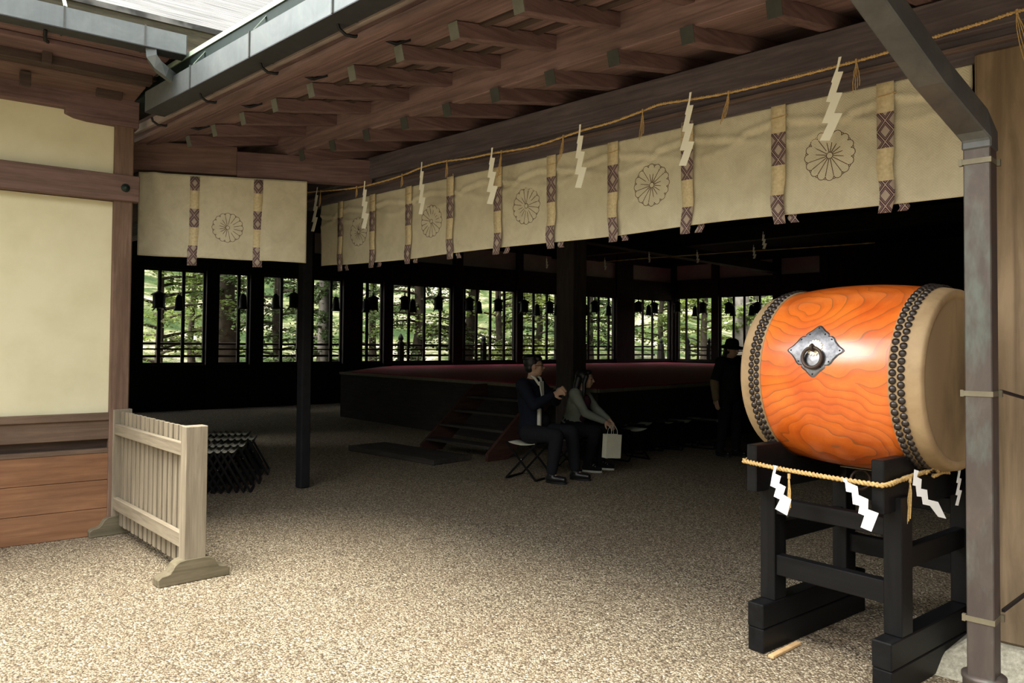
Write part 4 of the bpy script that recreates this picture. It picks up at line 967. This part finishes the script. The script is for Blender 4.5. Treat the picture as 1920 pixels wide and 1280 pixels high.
# --- seated man
Jm=dict(pelvis=(0,0,.52),waist=(.0,0,.68),chest=(-.02,0,.90),neck=(.005,0,1.10),skull=(.035,0,1.235),shL=(-.01,.175,1.03),shR=(-.01,-.175,1.03),
 elL=(.18,.23,.84),elR=(.16,-.22,.82),wrL=(.33,.03,.97),wrR=(.30,-.06,.93),hdL=(.75,-.4,.25),hnL=(-.3,-.7,-.5),hdR=(.7,.5,.3),hnR=(-.3,.6,-.5),
 hipL=(.02,.085,.50),hipR=(.02,-.085,.50),knL=(.42,.16,.52),knR=(.40,-.15,.50),anL=(.46,.18,.10),anR=(.34,-.15,.10),yaw=.55,pitch=-.08)
pm=GZ(1020,897,0); mr=Vector((pm.x-.15,pm.y+.05,0)); 
b,R=person(mr,-.55,Jm,'seated man in a dark jacket and white shirt, glasses, arms raised, left of the pillar',None); b.scale=(1.05,)*3; man=b
suit(b,Jm,M['navy'],'jacket'); legs(b,Jm,M['trouser']); shoes(b,Jm,M['shoe'],M['shoe']); face(b,Jm['skull'],R)
mb=MB()
for s in(-1,1): mb.tube([(.115,.012*s,1.045),(.118,.035*s,1.03),(.075,.060*s,1.105),(.02,.055*s,1.13)],[.006,.014,.016,.012],8)
merge(mb.build('shirt_collar',M['shirt'],b),.006,2)
MB().add([(.128,-.045,1.07),(.128,.045,1.07),(.150,.02,.88),(.155,.0,.80),(.150,-.02,.88)],[(0,4,3,2,1)]).build('shirt_front',M['shirt'],b).modifiers.new('thickness','SOLIDIFY').thickness=.012
MB().box(.125,.165,-.10,-.055,.58,.78).build('shirt_hem',M['shirt'],b,bevel=.01)
f=lambda *v:Vector(Jm['skull'])+R@Vector(v)
mb=MB(); ell(mb,f(-.028,0,.042),(.096,.086,.090),16,R); ell(mb,f(-.055,0,-.015),(.058,.076,.06),14,R); ell(mb,f(.050,0,.078),(.045,.068,.032),12,R)
for k in range(9): a=k*.7; ell(mb,f(-.03+.07*math.cos(a),.06*math.sin(a),.095),(.035,.03,.025),8,R)
merge(mb.build('hair',M['hair'],b),.008,2)
mb=MB()
for s in(-1,1):
    mb.tube([f(.097,.033*s+.022*math.cos(t_),.0+.018*math.sin(t_)) for t_ in [2*PI*i/14 for i in range(14)]],.0025,5,close=True); mb.tube([f(.095,.055*s,.004),f(.0,.083*s,.006)],.0025,5)
mb.tube([f(.099,-.011,.002),f(.101,.011,.002)],.0025,5); mb.build('glasses',M['iron'],b)
w_=Vector(Jm['wrL']); dv=(w_-Vector(Jm['elL'])).normalized(); MB().tube([w_-dv*.012,w_+dv*.012],.034,12).build('wristwatch',M['boltc'],b)
# his stool and bag strap
o=copy_tree(s0); o.location=(mr.x-.02,mr.y,0); o.rotation_euler=(0,0,-.55); tag(o,'folding stool under the seated man in the dark jacket','stool','occupied stools')
o.scale=(1,1,1.0)
sb=MB(); ell(sb,(.13,.07,.66),(.075,.09,.10),14); merge(sb.build('shoulder_bag',M['blackcloth'],None,mr,-.55),.01,3); tag(bpy.data.objects['shoulder_bag'],'black shoulder bag in the lap of the seated man','bag')
# --- seated woman
Jw=dict(pelvis=(0,0,.51),waist=(.05,0,.66),chest=(.10,0,.83),neck=(.14,0,1.00),skull=(.185,0,1.125),shL=(.11,.155,.945),shR=(.11,-.155,.945),
 elL=(.28,.16,.74),elR=(.25,-.17,.72),wrL=(.47,.07,.63),wrR=(.45,-.03,.615),hdL=(.75,-.25,-.5),hnL=(-.4,-.5,-.7),hdR=(.8,.15,-.5),hnR=(-.5,.4,-.7),
 hipL=(.02,.08,.50),hipR=(.02,-.08,.50),knL=(.38,.13,.50),knR=(.36,-.10,.50),anL=(.33,.16,.09),anR=(.26,-.10,.09),yaw=.35,pitch=.02,curl=1.2)
pw=GZ(1108,882,0); wr=Vector((pw.x-.24,pw.y+.12,0))
b,R=person(wr,-.45,Jw,'seated long-haired woman in a pale grey top holding a small paper bag',None)
suit(b,Jw,M['sweater'],'sweater',ext=.012); legs(b,Jw,M['blackcloth']); shoes(b,Jw,M['blackcloth'],M['sole'],True); face(b,Jw['skull'],R)
mb=MB(); cap(mb,(.10,0,.66),(.155,0,.84),.10,.105,14); cap(mb,(.155,.07,.84),(.14,.09,.95),.06,.03); cap(mb,(.155,-.07,.84),(.14,-.09,.95),.06,.03)
merge(mb.build('vest',M['vest'],b),.01,3)
f=lambda *v:Vector(Jw['skull'])+R@Vector(v)
mb=MB(); ell(mb,f(-.03,0,.035),(.098,.090,.095),16,R); ell(mb,f(.04,0,.085),(.045,.068,.03),12,R)
for y in(-.06,-.03,0,.03,.06): mb.tube([f(-.075,y,.03),f(-.10,y*1.2,-.08),f(-.11,y*1.3,-.17),f(-.115,y*1.2,-.27)],[.045,.045,.038,.018],10)
for s in(-1,1): mb.tube([f(.02,.075*s,.05),f(-.01,.088*s,-.05),f(-.01,.092*s,-.16),f(-.02,.085*s,-.25)],[.03,.026,.024,.012],10)
merge(mb.build('hair',M['hair'],b),.009,2)
o=copy_tree(s0); o.location=b.matrix_basis@Vector((-.02,0,0)); o.location.z=0; o.rotation_euler=(0,0,-.45); tag(o,'folding stool under the seated woman with the paper bag','stool','occupied stools'); o.scale=(1,1,.93)
# paper bag
c=GZ(1146,835,.33); c=DY(1146,835,9.25)
bg=empty('paper_bag',(c.x,c.y,c.z-.145),.22,'small white paper carrier bag hanging from the hands of the seated woman','bag')
MB().add([(-.105,-.045,0),(.105,-.045,0),(.105,.045,0),(-.105,.045,0),(-.105,-.045,.28),(.105,-.045,.28),(.105,.045,.28),(-.105,.045,.28),(-.10,0,.27),(.10,0,.27)],[(3,2,1,0),(0,1,5,4),(2,3,7,6),(1,2,6,9,5),(3,0,4,8,7)]).build('bag_body',M['bagp'],bg,rot=(0,.06,.25)).modifiers.new('thickness','SOLIDIFY').thickness=.002
for y in(-.042,.042): MB().tube([(-.045,y,.27),(-.040,y*.9,.33),(-.02,y*.6,.375),(.0,y*.4,.385),(.02,y*.6,.375),(.040,y*.9,.33),(.045,y,.27)],.003,6).build('bag_handle',M['sole'],bg,rot=(0,.06,.25))
# --- standing person in a hat
Js=dict(pelvis=(0,0,.88),waist=(0,0,1.02),chest=(.0,0,1.20),neck=(.01,0,1.37),skull=(.045,0,1.51),shL=(0,.17,1.32),shR=(0,-.17,1.32),
 elL=(-.02,.24,1.06),elR=(-.05,-.25,1.06),wrL=(.08,.24,.84),wrR=(.02,-.30,.82),hdL=(.2,0,-1),hnL=(0,-1,0),hdR=(.2,0,-1),hnR=(0,1,0),
 hipL=(0,.085,.85),hipR=(0,-.085,.85),knL=(.04,.10,.47),knR=(-.02,-.10,.47),anL=(.02,.11,.09),anR=(-.08,-.11,.09),yaw=.1,pitch=.12,curl=.5)
ps=DY(1368,846,10.9)
b,R=person(Vector((ps.x,ps.y,0)),-1.0,Js,'standing person in a dark bucket hat and long dark clothes, partly behind the drum',None)
suit(b,Js,M['blackcloth'],'coat',ext=.022,skirt=.7); legs(b,Js,M['blackcloth']); shoes(b,Js,M['shoe'],M['shoe']); face(b,Js['skull'],R)
mb=MB()
cap(mb,Vector(Js['elR']),Vector(Js['wrR']),.066,.05); merge(mb.build('sleeve',M['tan'],b),.01,3)
f=lambda *v:Vector(Js['skull'])+R@Vector(v)
mb=MB(); mb.lathe([(0,.115),(.05,.112),(.085,.09),(.098,.04),(.10,.015),(.15,-.005),(.17,-.03),(.165,-.034),(.14,-.012),(.09,.0)],28)
mb.build('hat',M['blackcloth'],b,f(-.01,0,.035),R.to_euler())
mb=MB(); ell(mb,f(-.04,0,.0),(.08,.088,.10),14,R); mb.tube([f(-.07,0,0),f(-.09,0,-.12),f(-.08,0,-.2)],[.06,.055,.03],10); merge(mb.build('hair',M['hair'],b),.009,2)

# ================================================================== trees beyond the windows
def leafmat(name,c1,c2):
    t=NT(name,.6,.3); oi=t.n('ShaderNodeTexNoise'); oi.inputs['Scale'].default_value=2.0; t.L(t.map(),oi.inputs['Vector'])
    t.col(t.ramp(oi.outputs['Fac'],[(.35,c1),(.65,c2)])); t.b.inputs['Transmission Weight'].default_value=0
    tr_=t.n('ShaderNodeBsdfTranslucent'); tr_.inputs[0].default_value=(*[x*1.6 for x in c2],1); mx=t.n('ShaderNodeMixShader'); mx.inputs[0].default_value=.35
    out=[q for q in t.t.nodes if q.type=='OUTPUT_MATERIAL'][0]; t.L(t.b.outputs[0],mx.inputs[1]); t.L(tr_.outputs[0],mx.inputs[2]); t.L(mx.outputs[0],out.inputs[0]); return t.m
M['leaf0']=leafmat('dark_needles',(.045,.075,.026),(.085,.125,.045)); M['leaf1']=leafmat('mid_green_leaves',(.09,.14,.035),(.18,.24,.07)); M['leaf2']=leafmat('yellow_green_leaves',(.17,.23,.05),(.30,.36,.10))
M['bark']=plain('dark_bark',(.075,.06,.048),.95,.1,0,.35,6); M['barkg']=plain('pale_grey_bark',(.28,.26,.23),.95,.1,0,.3,5)
def tree_mesh(seed,H,r0,R,ncard,droop,z0=1.2,sz=.13,lean=0):
    rr=random.Random(seed); tk_=MB(); path=[(lean*(i/8)**1.3*H*.5+rr.uniform(-.06,.06),rr.uniform(-.06,.06),H*i/8) for i in range(9)]
    tk_.tube(path,[r0*(1-.75*i/8)+ (.06 if i==0 else 0) for i in range(9)],10)
    fo=MB(); vs=[];fs=[]
    nb_=46; per=ncard//nb_
    for b_ in range(nb_):
        h=z0+(H-z0)*(b_+rr.random())/nb_; a=rr.uniform(0,2*PI); L=R*(1-.55*(h/H))*rr.uniform(.6,1.1)
        cx=lean*(h/H)**1.3*H*.5; p0=Vector((cx,0,h)); pts=[]
        for j in range(6):
            t_=j/5; pts.append(p0+Vector((math.cos(a)*L*t_,math.sin(a)*L*t_,.35*L*t_*(1-droop*t_)-.05*j*droop)))
        tk_.tube(pts,[.045*(1-.85*j/5)*(1+r0) for j in range(6)],5)
        for c_ in range(per):
            t_=rr.random()**.7; k=min(4,int(t_*5)); q=pts[k].lerp(pts[k+1],t_*5-k)+Vector((rr.gauss(0,.16),rr.gauss(0,.16),rr.gauss(-.05,.12)))*L*.42
            d=Vector((math.cos(a)+rr.gauss(0,.7),math.sin(a)+rr.gauss(0,.7),rr.gauss(-.1*droop,.35))).normalized(); s=d.cross(Vector((rr.gauss(0,.5),rr.gauss(0,.5),1))).normalized()
            l=sz*rr.uniform(.7,1.6); w=l*rr.uniform(.22,.4); i0=len(vs); vs+=[q,q+d*l*.5+s*w,q+d*l,q+d*l*.5-s*w]; fs.append((i0,i0+1,i0+2,i0+3))
    fo.add(vs,fs); return tk_,fo
protos={}
def tree(px,Y,kind,label,seed,H=9,r0=.2,R=2.6,n=5200,droop=1.0,leaf='leaf0',bark='bark',z0=1.0,sz=.15,lean=0,group='trees beyond the windows'):
    p=DY(px,600,Y); z=hz(p.x,p.y)-.05; z=max(z,-.05); root=empty('tree',(p.x,p.y,z),random.uniform(0,6.28) if not lean else 0,label,'tree',group)
    a,b=tree_mesh(seed,H,r0,R,n,droop,z0,sz,lean); a.build('trunk',M[bark],root); b.build('foliage',M[leaf],root)
    return root
TR=[(300,21,'leaf1','bark',.12,2.3,'mid green tree behind the first windows, nearest the cream wall'),
(362,24,'leaf2','bark',.10,2.6,'pale green tree behind the first window, low branches'),
(425,22.5,'leaf0','bark',.30,2.6,'dark tree with a thick trunk behind the second window'),
(520,24.5,'leaf0','bark',.16,2.8,'dark tree behind the short curtain, left of the pale trunk'),
(610,21.5,'leaf0','barkg',.24,1.6,'tree with a pale straight trunk right under the gap between the curtains'),
(700,27,'leaf1','bark',.14,2.8,'green tree just left of the widest lattice windows'),
(785,25.5,'leaf0','bark',.22,2.8,'dark conifer with a visible trunk behind the widest window'),
(868,26,'leaf1','bark',.22,2.9,'green tree with a leaning trunk behind the middle windows'),
(935,29,'leaf2','bark',.14,3.0,'yellow green tree behind the middle windows'),
(1010,31,'leaf0','bark',.16,3.0,'dark tree just left of the dark inner pillar'),
(1105,32,'leaf0','bark',.16,2.8,'dark tree just right of the dark inner pillar'),
(1170,36,'leaf1','bark',.15,2.6,'green tree behind the wide dark post'),
(1240,37,'leaf1','bark',.15,2.4,'green tree behind the corner where the windows turn'),
(1320,35,'leaf2','bark',.18,2.6,'yellow green tree left of the big grey trunk'),
(1388,31,'leaf1','barkg',.42,2.2,'big tree with a grey trunk behind the standing person'),
(1425,32,'leaf1','barkg',.34,2.2,'second grey trunked tree, beside the left edge of the drum'),
(1490,35,'leaf2','bark',.2,3,'yellow green tree showing over the left end of the drum')]
for i,(px,Y,lf,bk,r0,R_,lab) in enumerate(TR):
    tree(px,Y,0,lab,100+i,H=8.5+(i%3),r0=r0,R=R_,n=9000 if Y<28 else 6000,droop=1.0 if lf=='leaf0' else .5,leaf=lf,bark=bk,z0=.8 if r0<.3 else 2.0,sz=.10 if Y<28 else .14,lean=.35 if px==868 else 0)
